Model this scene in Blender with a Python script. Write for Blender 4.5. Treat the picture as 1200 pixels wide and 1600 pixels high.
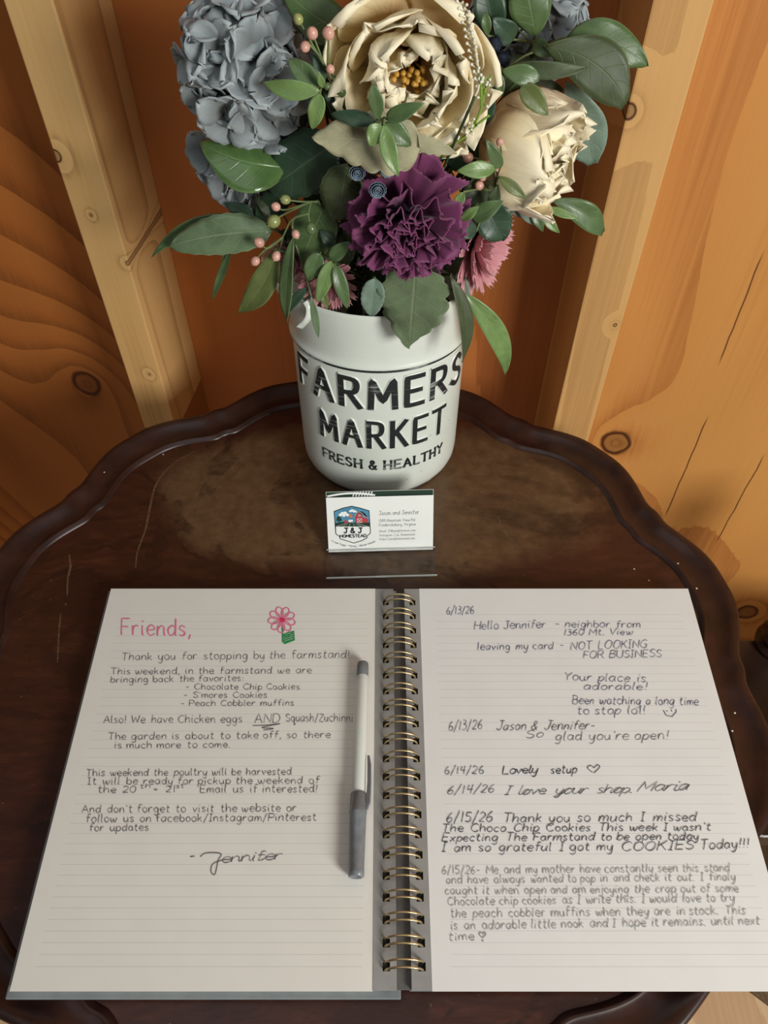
import bpy, bmesh, math, random
from mathutils import Vector, Matrix, noise

for o in list(bpy.data.objects):
    bpy.data.objects.remove(o)
C = bpy.context.scene.collection
PI = math.pi
TAU = 2*math.pi

# ------------------------------------------------------------------ camera
T = 0.70                     # height of the table surface above the floor
H = 0.5575                   # camera above the table surface
FPX = 1254.0
PITCH = math.atan(1572/1254)
SP, CP = math.sin(PITCH), math.cos(PITCH)
cam_data = bpy.data.cameras.new('camera')
cam_data.sensor_fit = 'VERTICAL'
cam_data.sensor_height = 32.0
cam_data.lens = 32.0*FPX/1600
cam_data.clip_start = 0.02
cam = bpy.data.objects.new('camera', cam_data)
C.objects.link(cam)
cam.location = (0, 0, T+H)
cam.rotation_euler = (PI/2-PITCH, 0, 0)
bpy.context.scene.camera = cam

# ------------------------------------------------------------------ world and light
world = bpy.data.worlds.new('world')
bpy.context.scene.world = world
world.use_nodes = True
bg = world.node_tree.nodes['Background']
bg.inputs[0].default_value = (0.92, 0.96, 1.0, 1)
bg.inputs[1].default_value = 0.09

def area(name, loc, target, sx, sy, power, col, spread=None):
    d = bpy.data.lights.new(name, 'AREA')
    d.shape = 'RECTANGLE'
    d.size, d.size_y = sx, sy
    d.energy = power
    d.color = col
    if spread: d.spread = spread
    o = bpy.data.objects.new(name, d)
    C.objects.link(o)
    o.location = loc
    o.rotation_euler = (Vector(target)-Vector(loc)).to_track_quat('-Z', 'Y').to_euler()
    return o
# daylight through the open door on the right, in front of the table
area('door_daylight', (0.90, -0.80, T+0.74), (0.02, 0.45, T+0.05), 0.46, 0.54, 23.5, (1.0, 0.985, 0.945))
# soft fill light added above the viewer to brighten the pages, no real source
area('overhead_fill', (-0.25, -0.25, T+1.65), (-0.1, 0.2, T), 1.1, 1.1, 4.0, (0.95, 0.98, 1.0))

vs = bpy.context.scene.view_settings
vs.view_transform = 'Standard'
vs.look = 'None'
vs.gamma = 1
vs.use_curve_mapping = False
vs.exposure = 0.0

# ------------------------------------------------------------------ helpers
def ray(px, py):
    v = (800-py)/FPX
    return (px-600)/FPX, CP+v*SP, -SP+v*CP
def on_h(px, py, h=0.0):            # point of the plane z = T + h
    x, y, z = ray(px, py)
    t = (h-H)/z
    return Vector((x*t, y*t, T+h))
def on_y(px, py, Y):                # point of the plane y = Y
    x, y, z = ray(px, py)
    t = Y/y
    return Vector((x*t, Y, T+H+z*t))
def depth(p):
    return p.y*CP-(p.z-T-H)*SP
CAM = Vector((0, 0, T+H))

def new_obj(name, me, mat=None, parent=None):
    o = bpy.data.objects.new(name, me)
    C.objects.link(o)
    if mat is not None:
        me.materials.clear(); me.materials.append(mat)
    if parent is not None: o.parent = parent
    return o
def mesh_obj(name, verts, faces, mat=None, parent=None, smooth=True, uvs=None):
    me = bpy.data.meshes.new(name)
    me.from_pydata([tuple(v) for v in verts], [], faces)
    me.update()
    if uvs:
        l = me.uv_layers.new(name='UVMap')
        for p in me.polygons:
            for li, vi in zip(p.loop_indices, p.vertices):
                l.data[li].uv = uvs[vi]
    if smooth:
        me.polygons.foreach_set('use_smooth', [True]*len(me.polygons))
    return new_obj(name, me, mat, parent)
def bm_obj(name, bm, mat=None, parent=None, smooth=False):
    me = bpy.data.meshes.new(name)
    bmesh.ops.recalc_face_normals(bm, faces=bm.faces)
    bm.to_mesh(me); bm.free()
    if smooth: me.polygons.foreach_set('use_smooth', [True]*len(me.polygons))
    return new_obj(name, me, mat, parent)
def tag(o, label=None, cat=None, group=None, kind=None):
    if label: o['label'] = label
    if cat: o['category'] = cat
    if group: o['group'] = group
    if kind: o['kind'] = kind
    return o
def empty(name, loc, label, cat, group=None):
    o = bpy.data.objects.new(name, None)
    o.empty_display_size = 0.01
    C.objects.link(o)
    o.location = loc
    return tag(o, label, cat, group)
def solid(o, th, offset=0):
    m = o.modifiers.new('solidify', 'SOLIDIFY'); m.thickness = th; m.offset = offset
def box(bm, x0, x1, y0, y1, z0, z1, bevel=0):
    r = bmesh.ops.create_cube(bm, size=1)
    vs_ = r['verts']
    for v in vs_:
        v.co = Vector(((x0+x1)/2+v.co.x*(x1-x0), (y0+y1)/2+v.co.y*(y1-y0), (z0+z1)/2+v.co.z*(z1-z0)))
    if bevel:
        es = list({e for v in vs_ for e in v.link_edges})
        bmesh.ops.bevel(bm, geom=es, offset=bevel, segments=2, affect='EDGES', profile=0.6)
def cr(pts, n=6):                   # Catmull-Rom; a repeated point makes a corner
    P = [Vector(p) for p in pts]
    if len(P) < 3: return P
    out = []
    for i in range(len(P)-1):
        p1, p2 = P[i], P[i+1]
        if (p1-p2).length < 1e-9: continue
        p0 = P[i-1] if i > 0 else p1
        p3 = P[i+2] if i+2 < len(P) else p2
        for k in range(n):
            t = k/n
            out.append(0.5*((2*p1)+(p2-p0)*t+(2*p0-5*p1+4*p2-p3)*t*t+(3*p1-p0-3*p2+p3)*t**3))
    out.append(P[-1])
    return out
def tube_geo(pts, r, seg=8, closed=False, V=None, F=None, taper=None, flat=1.0):
    V = [] if V is None else V; F = [] if F is None else F
    pts = [Vector(p) for p in pts]
    n = len(pts); b0 = len(V)
    up = Vector((0, 0, 1)); prev = None
    for i, p in enumerate(pts):
        if closed: d = pts[(i+1) % n]-pts[i-1]
        else: d = pts[min(i+1, n-1)]-pts[max(i-1, 0)]
        if d.length < 1e-9: d = Vector((0, 0, 1))
        d.normalize()
        if prev is None:
            a = up if abs(d.z) < 0.9 else Vector((1, 0, 0))
            u = d.cross(a).normalized()
        else:
            u = (prev-d*prev.dot(d)).normalized()
        prev = u
        w = d.cross(u)
        rr = r if taper is None else r*taper(i/(n-1))
        for k in range(seg):
            a = TAU*k/seg
            V.append(p+u*(math.cos(a)*rr)+w*(math.sin(a)*rr*flat))
    m = n if closed else n-1
    for i in range(m):
        for k in range(seg):
            j = (i+1) % n; k2 = (k+1) % seg
            F.append((b0+i*seg+k, b0+i*seg+k2, b0+j*seg+k2, b0+j*seg+k))
    if not closed:
        F.append(tuple(b0+k for k in reversed(range(seg))))
        F.append(tuple(b0+(n-1)*seg+k for k in range(seg)))
    return V, F
def tube(name, pts, r, mat, parent=None, seg=8, closed=False, taper=None):
    V, F = tube_geo(pts, r, seg, closed, taper=taper)
    return mesh_obj(name, V, F, mat, parent)
def lathe_geo(prof, seg=48, cx=0, cy=0, cz=0, cap=True, V=None, F=None, sx=1, sy=1):
    V = [] if V is None else V; F = [] if F is None else F
    b0 = len(V)
    for r, z in prof:
        for k in range(seg):
            a = TAU*k/seg
            V.append(Vector((cx+r*sx*math.cos(a), cy+r*sy*math.sin(a), cz+z)))
    for i in range(len(prof)-1):
        for k in range(seg):
            k2 = (k+1) % seg
            F.append((b0+i*seg+k, b0+i*seg+k2, b0+(i+1)*seg+k2, b0+(i+1)*seg+k))
    if cap:
        F.append(tuple(b0+k for k in reversed(range(seg))))
        F.append(tuple(b0+(len(prof)-1)*seg+k for k in range(seg)))
    return V, F

# ------------------------------------------------------------------ materials
def srgb(r, g, b):
    f = lambda c: (c/255/12.92) if c/255 <= 0.04045 else ((c/255+0.055)/1.055)**2.4
    return (f(r), f(g), f(b), 1)
class NT:
    def __init__(s, name):
        s.mat = bpy.data.materials.new(name); s.mat.use_nodes = True
        s.t = s.mat.node_tree; s.b = s.t.nodes['Principled BSDF']
    def n(s, typ, **kw):
        nd = s.t.nodes.new(typ)
        for k, v in kw.items():
            if k.startswith('i_'):
                s.put(nd.inputs[k[2:].replace('_', ' ')], v)
            else: setattr(nd, k, v)
        return nd
    def put(s, inp, v):
        if isinstance(v, bpy.types.NodeSocket): s.t.links.new(v, inp)
        else: inp.default_value = v
    def m(s, op, a, b=None, c=None, clamp=False):
        nd = s.t.nodes.new('ShaderNodeMath'); nd.operation = op; nd.use_clamp = clamp
        s.put(nd.inputs[0], a)
        if b is not None: s.put(nd.inputs[1], b)
        if c is not None: s.put(nd.inputs[2], c)
        return nd.outputs[0]
    def ss(s, v, lo, hi):           # smoothstep
        nd = s.n('ShaderNodeMapRange', interpolation_type='SMOOTHSTEP')
        s.put(nd.inputs[0], v); s.put(nd.inputs[1], lo); s.put(nd.inputs[2], hi)
        return nd.outputs[0]
    def coord(s, kind='Object'):
        return s.n('ShaderNodeTexCoord').outputs[kind]
    def scale(s, v, sc, loc=(0, 0, 0)):
        nd = s.n('ShaderNodeMapping'); s.put(nd.inputs['Vector'], v)
        nd.inputs['Scale'].default_value = sc; nd.inputs['Location'].default_value = loc
        return nd.outputs[0]
    def noise(s, v, scale=1, detail=3, rough=0.5, dist=0):
        nd = s.n('ShaderNodeTexNoise'); s.put(nd.inputs['Vector'], v)
        nd.inputs['Scale'].default_value = scale; nd.inputs['Detail'].default_value = detail
        nd.inputs['Roughness'].default_value = rough; nd.inputs['Distortion'].default_value = dist
        return nd.outputs['Fac']
    def ramp(s, v, stops):
        nd = s.n('ShaderNodeValToRGB'); s.put(nd.inputs[0], v)
        e = nd.color_ramp.elements
        while len(e) < len(stops): e.new(0.5)
        for el, (p, c) in zip(e, stops): el.position = p; el.color = c
        return nd.outputs[0]
    def mix(s, f, a, b, mode='MIX'):
        nd = s.n('ShaderNodeMix', data_type='RGBA', blend_type=mode)
        s.put(nd.inputs[0], f); s.put(nd.inputs[6], a); s.put(nd.inputs[7], b)
        return nd.outputs[2]
    def sep(s, v):
        nd = s.n('ShaderNodeSeparateXYZ'); s.put(nd.inputs[0], v); return nd.outputs
    def bump(s, h, dist=0.001, strength=0.5):
        nd = s.n('ShaderNodeBump'); s.put(nd.inputs['Height'], h)
        nd.inputs['Distance'].default_value = dist; nd.inputs['Strength'].default_value = strength
        s.t.links.new(nd.outputs[0], s.b.inputs['Normal'])
    def out(s, col=None, rough=None, spec=None, **kw):
        if col is not None: s.put(s.b.inputs['Base Color'], col)
        if rough is not None: s.put(s.b.inputs['Roughness'], rough)
        if spec is not None: s.put(s.b.inputs['Specular IOR Level'], spec)
        for k, v in kw.items(): s.put(s.b.inputs[k.replace('_', ' ')], v)
        return s.mat

def plain(name, col, rough=0.5, spec=0.5, var=0.08, nscale=60, metal=0.0, **kw):
    n = NT(name)
    f = n.noise(n.coord(), nscale, 3)
    c2 = tuple(c*(1-var*2.2) for c in col[:3])+(1,)
    c3 = tuple(min(1, c*(1+var)) for c in col[:3])+(1,)
    return n.out(n.ramp(f, [(0.3, c2), (0.7, c3)]), rough, spec, Metallic=metal, **kw)

def wood(name, stops, freq=9, sc=(2.2, 2.2, 0.5), knots=(), cracks=(), fine=0.35, rough=0.6, axis='Z', line=0.35, seed=0.0, big=0.35, specks=None):
    """rotary-cut softwood: contour bands of a stretched noise field, rings round the knots, fine streaks"""
    n = NT(name)
    co = n.coord()
    s_ = n.sep(co)
    field = n.m('MULTIPLY', n.noise(n.scale(co, sc, (seed, seed*1.7, seed*.6)), 1.0, 1.4, 0.35, 0.25), freq)
    x, z = s_[0], (s_[2] if axis == 'Z' else s_[1])
    kn = None
    wob = n.noise(co, 28, 2)
    for (kx, kz, r) in knots:
        dx = n.m('SUBTRACT', x, kx); dz = n.m('MULTIPLY', n.m('SUBTRACT', z, kz), 0.85)
        d = n.m('SQRT', n.m('ADD', n.m('MULTIPLY', dx, dx), n.m('MULTIPLY', dz, dz)))
        d = n.m('ADD', d, n.m('MULTIPLY', n.m('SUBTRACT', wob, 0.5), r*0.9))
        g = n.m('DIVIDE', r*3.0, n.m('ADD', d, r*1.2))
        g = n.m('MULTIPLY', g, n.ss(d, r*9, r*0.5))
        field = n.m('ADD', field, n.m('MULTIPLY', g, 1.3))
        k = n.ss(d, r, r*0.75)
        ring = n.m('MULTIPLY', n.ss(d, r*1.35, r*1.05), n.ss(d, r*0.7, r*0.95))
        k = n.m('MAXIMUM', n.m('MULTIPLY', k, 0.5), n.m('MULTIPLY', ring, 0.95))
        kn = k if kn is None else n.m('MAXIMUM', kn, k)
    ssc = (900, 900, 14) if axis == 'Z' else (900, 14, 900)
    streak = n.noise(n.scale(co, tuple(q*0.20 for q in ssc)), 1, 5, 0.7)
    fld = n.m('ADD', field, n.m('MULTIPLY', streak, 0.07))
    saw = n.m('FRACT', fld)
    tone = n.m('ADD', n.m('MULTIPLY', saw, 1-fine), n.m('MULTIPLY', streak, fine))
    col = n.ramp(tone, stops)
    edge = n.m('MULTIPLY', n.m('MULTIPLY', n.ss(saw, 0.62, 0.97), n.ss(streak, 0.25, 0.65)), line)
    col = n.mix(edge, col, tuple(c*0.42 for c in stops[0][1][:3])+(1,))
    bigv = n.noise(n.scale(co, (3, 3, 1.6)), 1, 2)
    col = n.mix(n.m('MULTIPLY', n.ss(bigv, 0.35, 0.7), big), col, tuple(c*0.62 for c in stops[0][1][:3])+(1,))
    if kn is not None:
        col = n.mix(kn, col, srgb(70, 32, 12))
    for (cx_, slope, z0, z1, w) in cracks:
        xx = n.m('SUBTRACT', x, n.m('ADD', n.m('MULTIPLY', n.m('SUBTRACT', z, z0), slope), cx_))
        xx = n.m('ABSOLUTE', n.m('ADD', xx, n.m('MULTIPLY', n.m('SUBTRACT', wob, 0.5), 0.004)))
        k = n.m('MULTIPLY', n.ss(xx, w, w*0.4), n.m('MULTIPLY', n.ss(z, z0, z0+0.02), n.ss(z, z1, z1-0.02)))
        col = n.mix(n.m('MULTIPLY', k, 0.8), col, srgb(60, 25, 8))
    n.bump(n.m('ADD', n.m('MULTIPLY', streak, 1.0), n.m('MULTIPLY', saw, 0.25)), 0.0006, 0.55)
    return n.out(col, rough, 0.3)
# ------------------------------------------------------------------ the shed: wall, studs, floor
WA = math.atan2(0.0627, 0.3875)          # the wall turns towards the viewer on its right
wu = Vector((math.cos(WA), -math.sin(WA), 0))
wn = Vector((-math.sin(WA), -math.cos(WA), 0))       # towards the viewer
W0 = Vector((-0.2175, 0.7207, T))
def wallpt(px, py):
    x, y, z = ray(px, py)
    d = Vector((x, y, z))
    t = (W0-CAM).dot(wn)/d.dot(wn)
    p = CAM+d*t-W0
    return p.dot(wu), p.z
rotW = Matrix((( wu.x, -wn.x, 0), (wu.y, -wn.y, 0), (0, 0, 1))).to_euler()   # local +Y points away from the viewer

kL = wallpt(137, 600); kR = wallpt(962, 692); kR2 = wallpt(1168, 957); kC = wallpt(1175, 330); kU=wallpt(265,75)
c1 = wallpt(1037, 812); c1t = wallpt(1104, 655)
c2 = wallpt(1117, 851); c2t = wallpt(1192, 715)
c3 = wallpt(1120, 575); c3t = wallpt(1190, 400)
CR = [(c[0], (ct[0]-c[0])/(ct[1]-c[1]), c[1], ct[1]+0.01, 0.0011) for c, ct in ((c1, c1t), (c2, c2t), (c3, c3t))]
M_ply = wood('plywood_pale', [(0.0, srgb(214, 148, 76)), (0.45, srgb(220, 158, 86)), (0.75, srgb(202, 130, 66)), (1.0, srgb(178, 104, 50))],
             freq=10, sc=(2.6, 2.6, 0.75), knots=[(kR[0], kR[1], 0.014), (kR2[0], kR2[1], 0.012)], cracks=CR, fine=0.5, rough=0.55, line=0.35, seed=3.1)
M_plyL = wood('plywood_amber_shade', [(0.0, srgb(186, 116, 54)), (0.5, srgb(178, 106, 48)), (0.8, srgb(160, 90, 38)), (1.0, srgb(132, 68, 26))],  # amber board, also darkened to stand in for shade on this side
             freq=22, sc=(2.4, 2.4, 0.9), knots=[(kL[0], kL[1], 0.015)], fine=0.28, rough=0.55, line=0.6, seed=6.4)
M_plyM = wood('plywood_reddish_shade', [(0.0, srgb(196, 122, 64)), (0.5, srgb(190, 114, 58)), (1.0, srgb(166, 92, 44))],  # redder board, with the shade between the studs put into its colour
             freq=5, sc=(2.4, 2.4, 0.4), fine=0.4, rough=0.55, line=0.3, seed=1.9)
def sk(px, py, Y, x, r): return (x, on_y(px, py, Y).z-T, r)
M_lum = wood('stud_lumber', [(0.0, srgb(226, 186, 126)), (0.6, srgb(216, 172, 110)), (1.0, srgb(188, 136, 78))],
             freq=7, sc=(9, 9, 0.35), fine=0.45, rough=0.6, line=0.5, seed=8.3, big=0.12,
             knots=[sk(90, 243, 0.64, -0.0372, 0.0042), sk(135, 333, 0.64, -0.022, 0.0013), sk(235, 580, 0.64, -0.012, 0.0014), sk(218, 385, 0.66, -0.0005, 0.0020)])
M_lum2 = wood('stud_lumber_pale', [(0.0, srgb(214, 168, 106)), (0.6, srgb(206, 158, 98)), (1.0, srgb(188, 138, 82))],
             freq=5, sc=(12, 12, 0.25), fine=0.5, rough=0.6, line=0.22, seed=1.4, big=0.1,
             knots=[sk(985, 167, 0.575, 0.0012, 0.0048), sk(970, 500, 0.575, 0.033, 0.0016)])
M_floor = wood('floor_plywood', [(0.0, srgb(240, 208, 166)), (0.5, srgb(232, 192, 148)), (1.0, srgb(210, 162, 116))],
             freq=6, sc=(3.5, 1.0, 3.5), fine=0.5, rough=0.7, axis='Y', seed=5.5, line=0.15)
M_block = wood('sill_wood', [(0.0, srgb(186, 122, 68)), (1.0, srgb(150, 92, 46))], freq=4, sc=(6, 6, 6), fine=0.4)

bm = bmesh.new(); box(bm, -1.6, 1.9, 0.0125, 0.030, -T, 1.7)
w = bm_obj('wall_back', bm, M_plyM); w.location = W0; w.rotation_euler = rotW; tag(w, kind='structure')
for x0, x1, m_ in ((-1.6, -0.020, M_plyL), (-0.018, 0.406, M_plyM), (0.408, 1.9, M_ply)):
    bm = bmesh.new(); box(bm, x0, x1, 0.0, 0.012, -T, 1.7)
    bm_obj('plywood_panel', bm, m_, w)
bm = bmesh.new(); box(bm, -1.9, 1.9, -1.9, 0.95, -0.02, 0.0)
fl = bm_obj('floor', bm, M_floor); tag(fl, kind='structure')

def stud(name, P, ang, x0, x1, mat, z0, z1, dep=0.089):
    bm = bmesh.new(); box(bm, x0, x1, 0, dep, z0, z1, 0.0015)
    o = bm_obj(name, bm, mat); o.location = (P[0], P[1], T); o.rotation_euler = (0, 0, -ang)
    return tag(o, kind='structure')
stud('trim_1', (-0.233, 0.633), math.radians(9.97), -0.038, 0.0, M_lum, -0.092, 1.6)
stud('trim_2', (-0.233, 0.633), math.radians(9.97), -0.038, 0.0, M_block, -T, -0.0925)
stud('trim_3', (0.170, 0.569), 0.03, 0.0, 0.0385, M_lum2, -T, 1.6)
stud('trim_4', (-0.233-0.46*wu.x, 0.633-0.46*wu.y), WA, -0.038, 0.0, M_lum, -T, 1.6)
stud('trim_5', (0.170+0.42*wu.x, 0.580+0.42*wu.y), WA, 0.0, 0.038, M_lum2, -T, 1.6)

# ------------------------------------------------------------------ pie-crust table
TC = Vector((-0.0273, 0.2990, T))
def rim_r(a):
    ph = (math.degrees(a)-27.5) % 30
    if ph > 15: ph -= 30
    d = abs(ph)
    lobe = 0.5-0.5*math.cos(min(d/13.0, 1.0)*PI)
    return 0.2975+0.0168*lobe**0.8+0.0035*math.exp(-(d/1.6)**2)
nt = NT('table_mahogany')
co = nt.coord()
n1 = nt.noise(nt.scale(co, (1, 1, 1), (3, 1, 0)), 6.5, 6, 0.6, 0.6)
n2 = nt.noise(nt.scale(co, (2.5, 9, 1)), 14, 5, 0.65, 0.3)
n3 = nt.noise(co, 90, 4, 0.6)
s_ = nt.sep(co)
# lighter olive patch round the pitcher, reflected sheen painted into the finish (object coordinates, centre of the table is 0,0)
ex = nt.m('DIVIDE', nt.m('SUBTRACT', s_[0], 0.045), 0.20); ey = nt.m('DIVIDE', nt.m('SUBTRACT', s_[1], 0.165), 0.085)
ed = nt.m('ADD', nt.m('MULTIPLY', ex, ex), nt.m('MULTIPLY', ey, ey))
ed = nt.m('ADD', ed, nt.m('MULTIPLY', nt.m('SUBTRACT', n1, 0.5), 2.2))
sheen_patch = nt.m('MULTIPLY', nt.ss(ed, 1.35, 0.75), 0.75)
col = nt.ramp(n2, [(0.25, srgb(46, 24, 17)), (0.55, srgb(66, 34, 23)), (0.8, srgb(84, 48, 32))])
col = nt.mix(sheen_patch, col, nt.ramp(n3, [(0.3, srgb(92, 68, 44)), (0.7, srgb(118, 92, 64))]))
line_ = nt.m('MULTIPLY', nt.ss(nt.m('ABSOLUTE', nt.m('SUBTRACT', n1, 0.47)), 0.030, 0.004), nt.m('MULTIPLY', nt.ss(n2, 0.3, 0.7), 0.75))
col = nt.mix(line_, col, srgb(26, 14, 10))
col = nt.mix(nt.m('MULTIPLY', nt.ss(n1, 0.58, 0.66), 0.6), col, srgb(30, 16, 11))
col = nt.mix(nt.m('MULTIPLY', nt.m('GREATER_THAN', nt.noise(co, 210, 2, 0.5), 0.74), 0.35), col, srgb(130, 104, 76))
rough = nt.m('ADD', nt.m('MULTIPLY', n1, 0.22), 0.24)
nt.bump(n2, 0.0004, 0.3)
M_table = nt.out(col, rough, 0.45)
nt = NT('table_rim_mahogany')
co = nt.coord()
nn = nt.noise(nt.scale(co, (4, 4, 4)), 12, 5, 0.6)
nt.bump(nn, 0.0004, 0.3)
M_rim = nt.out(nt.ramp(nn, [(0.3, srgb(34, 18, 14)), (0.7, srgb(60, 34, 26))]), 0.36, 0.45)

table = empty('side_table', (TC.x, TC.y, 0), 'round dark mahogany pedestal table with scalloped raised edge and worn top', 'table')
NA = 720
def ring_mesh(name, prof, mat, fill_in=False, zoff=0):
    V, F = [], []
    for dr, z in prof:
        for k in range(NA):
            a = TAU*k/NA
            r = rim_r(a)+dr
            V.append((r*math.cos(a), r*math.sin(a), T+z))
    m = len(prof)
    for i in range(m-1):
        for k in range(NA):
            k2 = (k+1) % NA
            F.append((i*NA+k, i*NA+k2, (i+1)*NA+k2, (i+1)*NA+k))
    if fill_in: F.append(tuple(reversed(range(NA))))
    o = mesh_obj(name, V, F, mat, table)
    return o
ring_mesh('rim', [(-0.0305, -0.006), (-0.0305, 0.0002), (-0.0285, 0.0010), (-0.0272, 0.0026), (-0.0260, 0.0031), (-0.0248, 0.0027), (-0.023, 0.0020),
                  (-0.017, 0.0024), (-0.012, 0.0040), (-0.008, 0.0064), (-0.005, 0.0079), (-0.002, 0.0083), (0.0003, 0.0072), (0.0012, 0.005),
                  (0.0003, 0.0012), (-0.003, -0.003), (-0.008, -0.008), (-0.018, -0.011), (-0.03, -0.012), (-0.0305, -0.006)], M_rim)
V, F = [], []
prof = [(0.0, 0), (-0.03, 0)]
o = ring_mesh('tabletop', [(-0.0303, 0.0), (-0.0303, -0.0115)], M_table)
me = o.data
bm = bmesh.new(); bm.from_mesh(me); bm.verts.ensure_lookup_table()
bm.faces.new([bm.verts[k] for k in range(NA)]); bm.faces.new([bm.verts[NA+k] for k in reversed(range(NA))])
bmesh.ops.recalc_face_normals(bm, faces=bm.faces)
for f in bm.faces: f.smooth = False
bm.to_mesh(me); bm.free()
V, F = lathe_geo([(0.09, T-0.0125), (0.09, T-0.03), (0.045, T-0.04), (0.022, T-0.06), (0.026, T-0.09), (0.02, T-0.11), (0.018, T-0.2), (0.024, T-0.30), (0.036, T-0.38),
                  (0.044, T-0.42), (0.036, T-0.46), (0.025, T-0.47), (0.03, T-0.48), (0.03, 0.18), (0.02, 0.14), (0.006, 0.12)], 40)
mesh_obj('column', V, F, M_rim, table)
for k in range(3):
    a = TAU*k/3+PI/2
    d = Vector((math.cos(a), math.sin(a), 0))
    pts = cr([d*0.02+Vector((0, 0, 0.19)), d*0.08+Vector((0, 0, 0.205)), d*0.15+Vector((0, 0, 0.13)), d*0.20+Vector((0, 0, 0.045)), d*0.245+Vector((0, 0, 0.016))], 6)
    V, F = tube_geo(pts, 0.02, 12, taper=lambda t: 1.0-0.45*t)
    lg = mesh_obj('leg', V, F, M_rim, table)
    V, F = lathe_geo([(0.004, 0.0), (0.02, 0.004), (0.027, 0.014), (0.022, 0.024), (0.006, 0.03)], 20, d.x*0.25, d.y*0.25, 0)
    mesh_obj('foot', V, F, M_rim, lg)

# scratches in the finish
M_scr = plain('scratched_finish', srgb(104, 82, 58), 0.6, 0.3, 0.25, 400)
def ribbon_world(pts, w, lift, V=None, F=None, nrm=Vector((0, 0, 1)), wf=None):
    V = [] if V is None else V; F = [] if F is None else F
    n_ = len(pts); b = len(V)
    for i, p in enumerate(pts):
        d = pts[min(i+1, n_-1)]-pts[max(i-1, 0)]
        if d.length < 1e-9: d = Vector((1, 0, 0))
        s = nrm.cross(d.normalized())
        ww = w*(wf(i/(n_-1)) if wf else 1)/2
        lf = lift+i*1.5e-6            # a stroke that runs back over itself stays clear of itself
        V += [p+s*ww+nrm*lf, p-s*ww+nrm*lf]
    for i in range(n_-1):
        F.append((b+2*i, b+2*i+1, b+2*i+3, b+2*i+2))
    return V, F
for pl, w_ in (([(305, 705), (270, 725), (245, 755), (235, 790), (228, 825), (215, 862), (212, 888)], 0.0022), ([(108, 866), (110, 885), (106, 905), (105, 930)], 0.0022),
               ([(95, 958), (92, 990), (90, 1035)], 0.0016), ([(700, 782), (735, 794), (757, 800)], 0.0012), ([(778, 806), (785, 825), (803, 850)], 0.0016), ([(728, 758), (727, 778)], 0.0008)):
    pts = [p-TC+Vector((0, 0, T)) for p in cr([on_h(x, y, 0) for x, y in pl], 6)]
    rr = random.Random(len(pl))
    V, F = ribbon_world(pts, w_, 0.00006, wf=lambda t: 0.35+0.65*math.sin(PI*min(max(t, 0.03), 0.97))*(0.6+0.4*rr.random()))
    mesh_obj('scratch', V, F, M_scr, table)
M_fleck = plain('pale_fleck', srgb(225, 215, 200), 0.6)
V, F = [], []
for (x, y) in ((1057, 885), (1086, 924), (1126, 947), (991, 889), (1014, 907), (1042, 955), (1145, 1118), (1141, 1146), (255, 710), (165, 743)):
    p = on_h(x, y, 0.0005)-TC+Vector((0, 0, T)); r = 0.0008
    ez = 0.0
    b = len(V)
    a2 = math.hypot(p.x, p.y); dr = a2-rim_r(math.atan2(p.y, p.x))
    if dr > -0.0305: ez = 0.0045
    V += [p+Vector((r*math.cos(k*TAU/6), r*math.sin(k*TAU/6), ez)) for k in range(6)]; V.append(p+Vector((0, 0, ez+r*.6)))
    F += [(b+k, b+(k+1) % 6, b+6) for k in range(6)]
tag(mesh_obj('dust_flecks', V, F, M_fleck, table), kind='stuff')

# ------------------------------------------------------------------ bench at the right edge
M_chair = plain('dark_stand_wood', srgb(54, 38, 30), 0.32, 0.5, 0.2, 25)
cz = T-0.25
cA = on_h(1163, 1003, -0.25); cB = on_h(1190, 1290, -0.25)
ch = empty('wooden_bench', (0.52, (cA.y+cB.y)/2, 0), 'dark wooden bench with turned post, partly seen beyond the right rim of the table', 'bench')
o = ch.location
def crect(x0, x1, y0, y1, r, z0, z1, name, mat, parent):
    pts = []
    for (cx, cy, a0) in ((x1-r, y1-r, 0), (x0+r, y1-r, 90), (x0+r, y0+r, 180), (x1-r, y0+r, 270)):
        for k in range(9):
            a = math.radians(a0+k*90/8); pts.append((cx+r*math.cos(a), cy+r*math.sin(a)))
    n_ = len(pts); V, F = [], []
    mid = ((x0+x1)/2, (y0+y1)/2)
    for z, s in ((z0, 0.985), (z0+0.004, 1.0), (z1-0.006, 1.0), (z1-0.001, 0.99), (z1, 0.975)):
        for x, y in pts: V.append((mid[0]+(x-mid[0])*s, mid[1]+(y-mid[1])*s, z))
    for i in range(4):
        for k in range(n_): F.append((i*n_+k, i*n_+(k+1) % n_, (i+1)*n_+(k+1) % n_, (i+1)*n_+k))
    F.append(tuple(reversed(range(n_)))); F.append(tuple(4*n_+k for k in range(n_)))
    return mesh_obj(name, V, F, mat, parent, smooth=False)
sx0, sy0, sy1 = 0.338-o.x, cB.y-0.012-o.y, cA.y+0.004-o.y
crect(sx0, sx0+0.36, sy0, sy1, 0.03, cz-0.028, cz, 'seat', M_chair, ch)
def baluster(name, x, y, z0, z1, r=0.021):
    pr = [(0.9, 0.0), (1.25, 0.012), (1.3, 0.05), (0.95, 0.075), (1.15, 0.10), (1.2, 0.13), (0.85, 0.16), (1.05, 0.20), (1.25, 0.27), (1.2, 0.34), (0.85, 0.42), (0.62, 0.50),
                  (0.9, 0.54), (0.62, 0.58), (0.9, 0.64), (1.2, 0.74), (0.95, 0.86), (0.7, 0.92), (1.0, 0.96), (0.9, 1.0)]
    V, F = lathe_geo([(r*a, z0+(z1-z0)*t) for a, t in pr], 28, x, y, 0)
    return mesh_obj(name, V, F, M_chair, ch)
pp = on_h(1213, 1008, -0.25)
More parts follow.
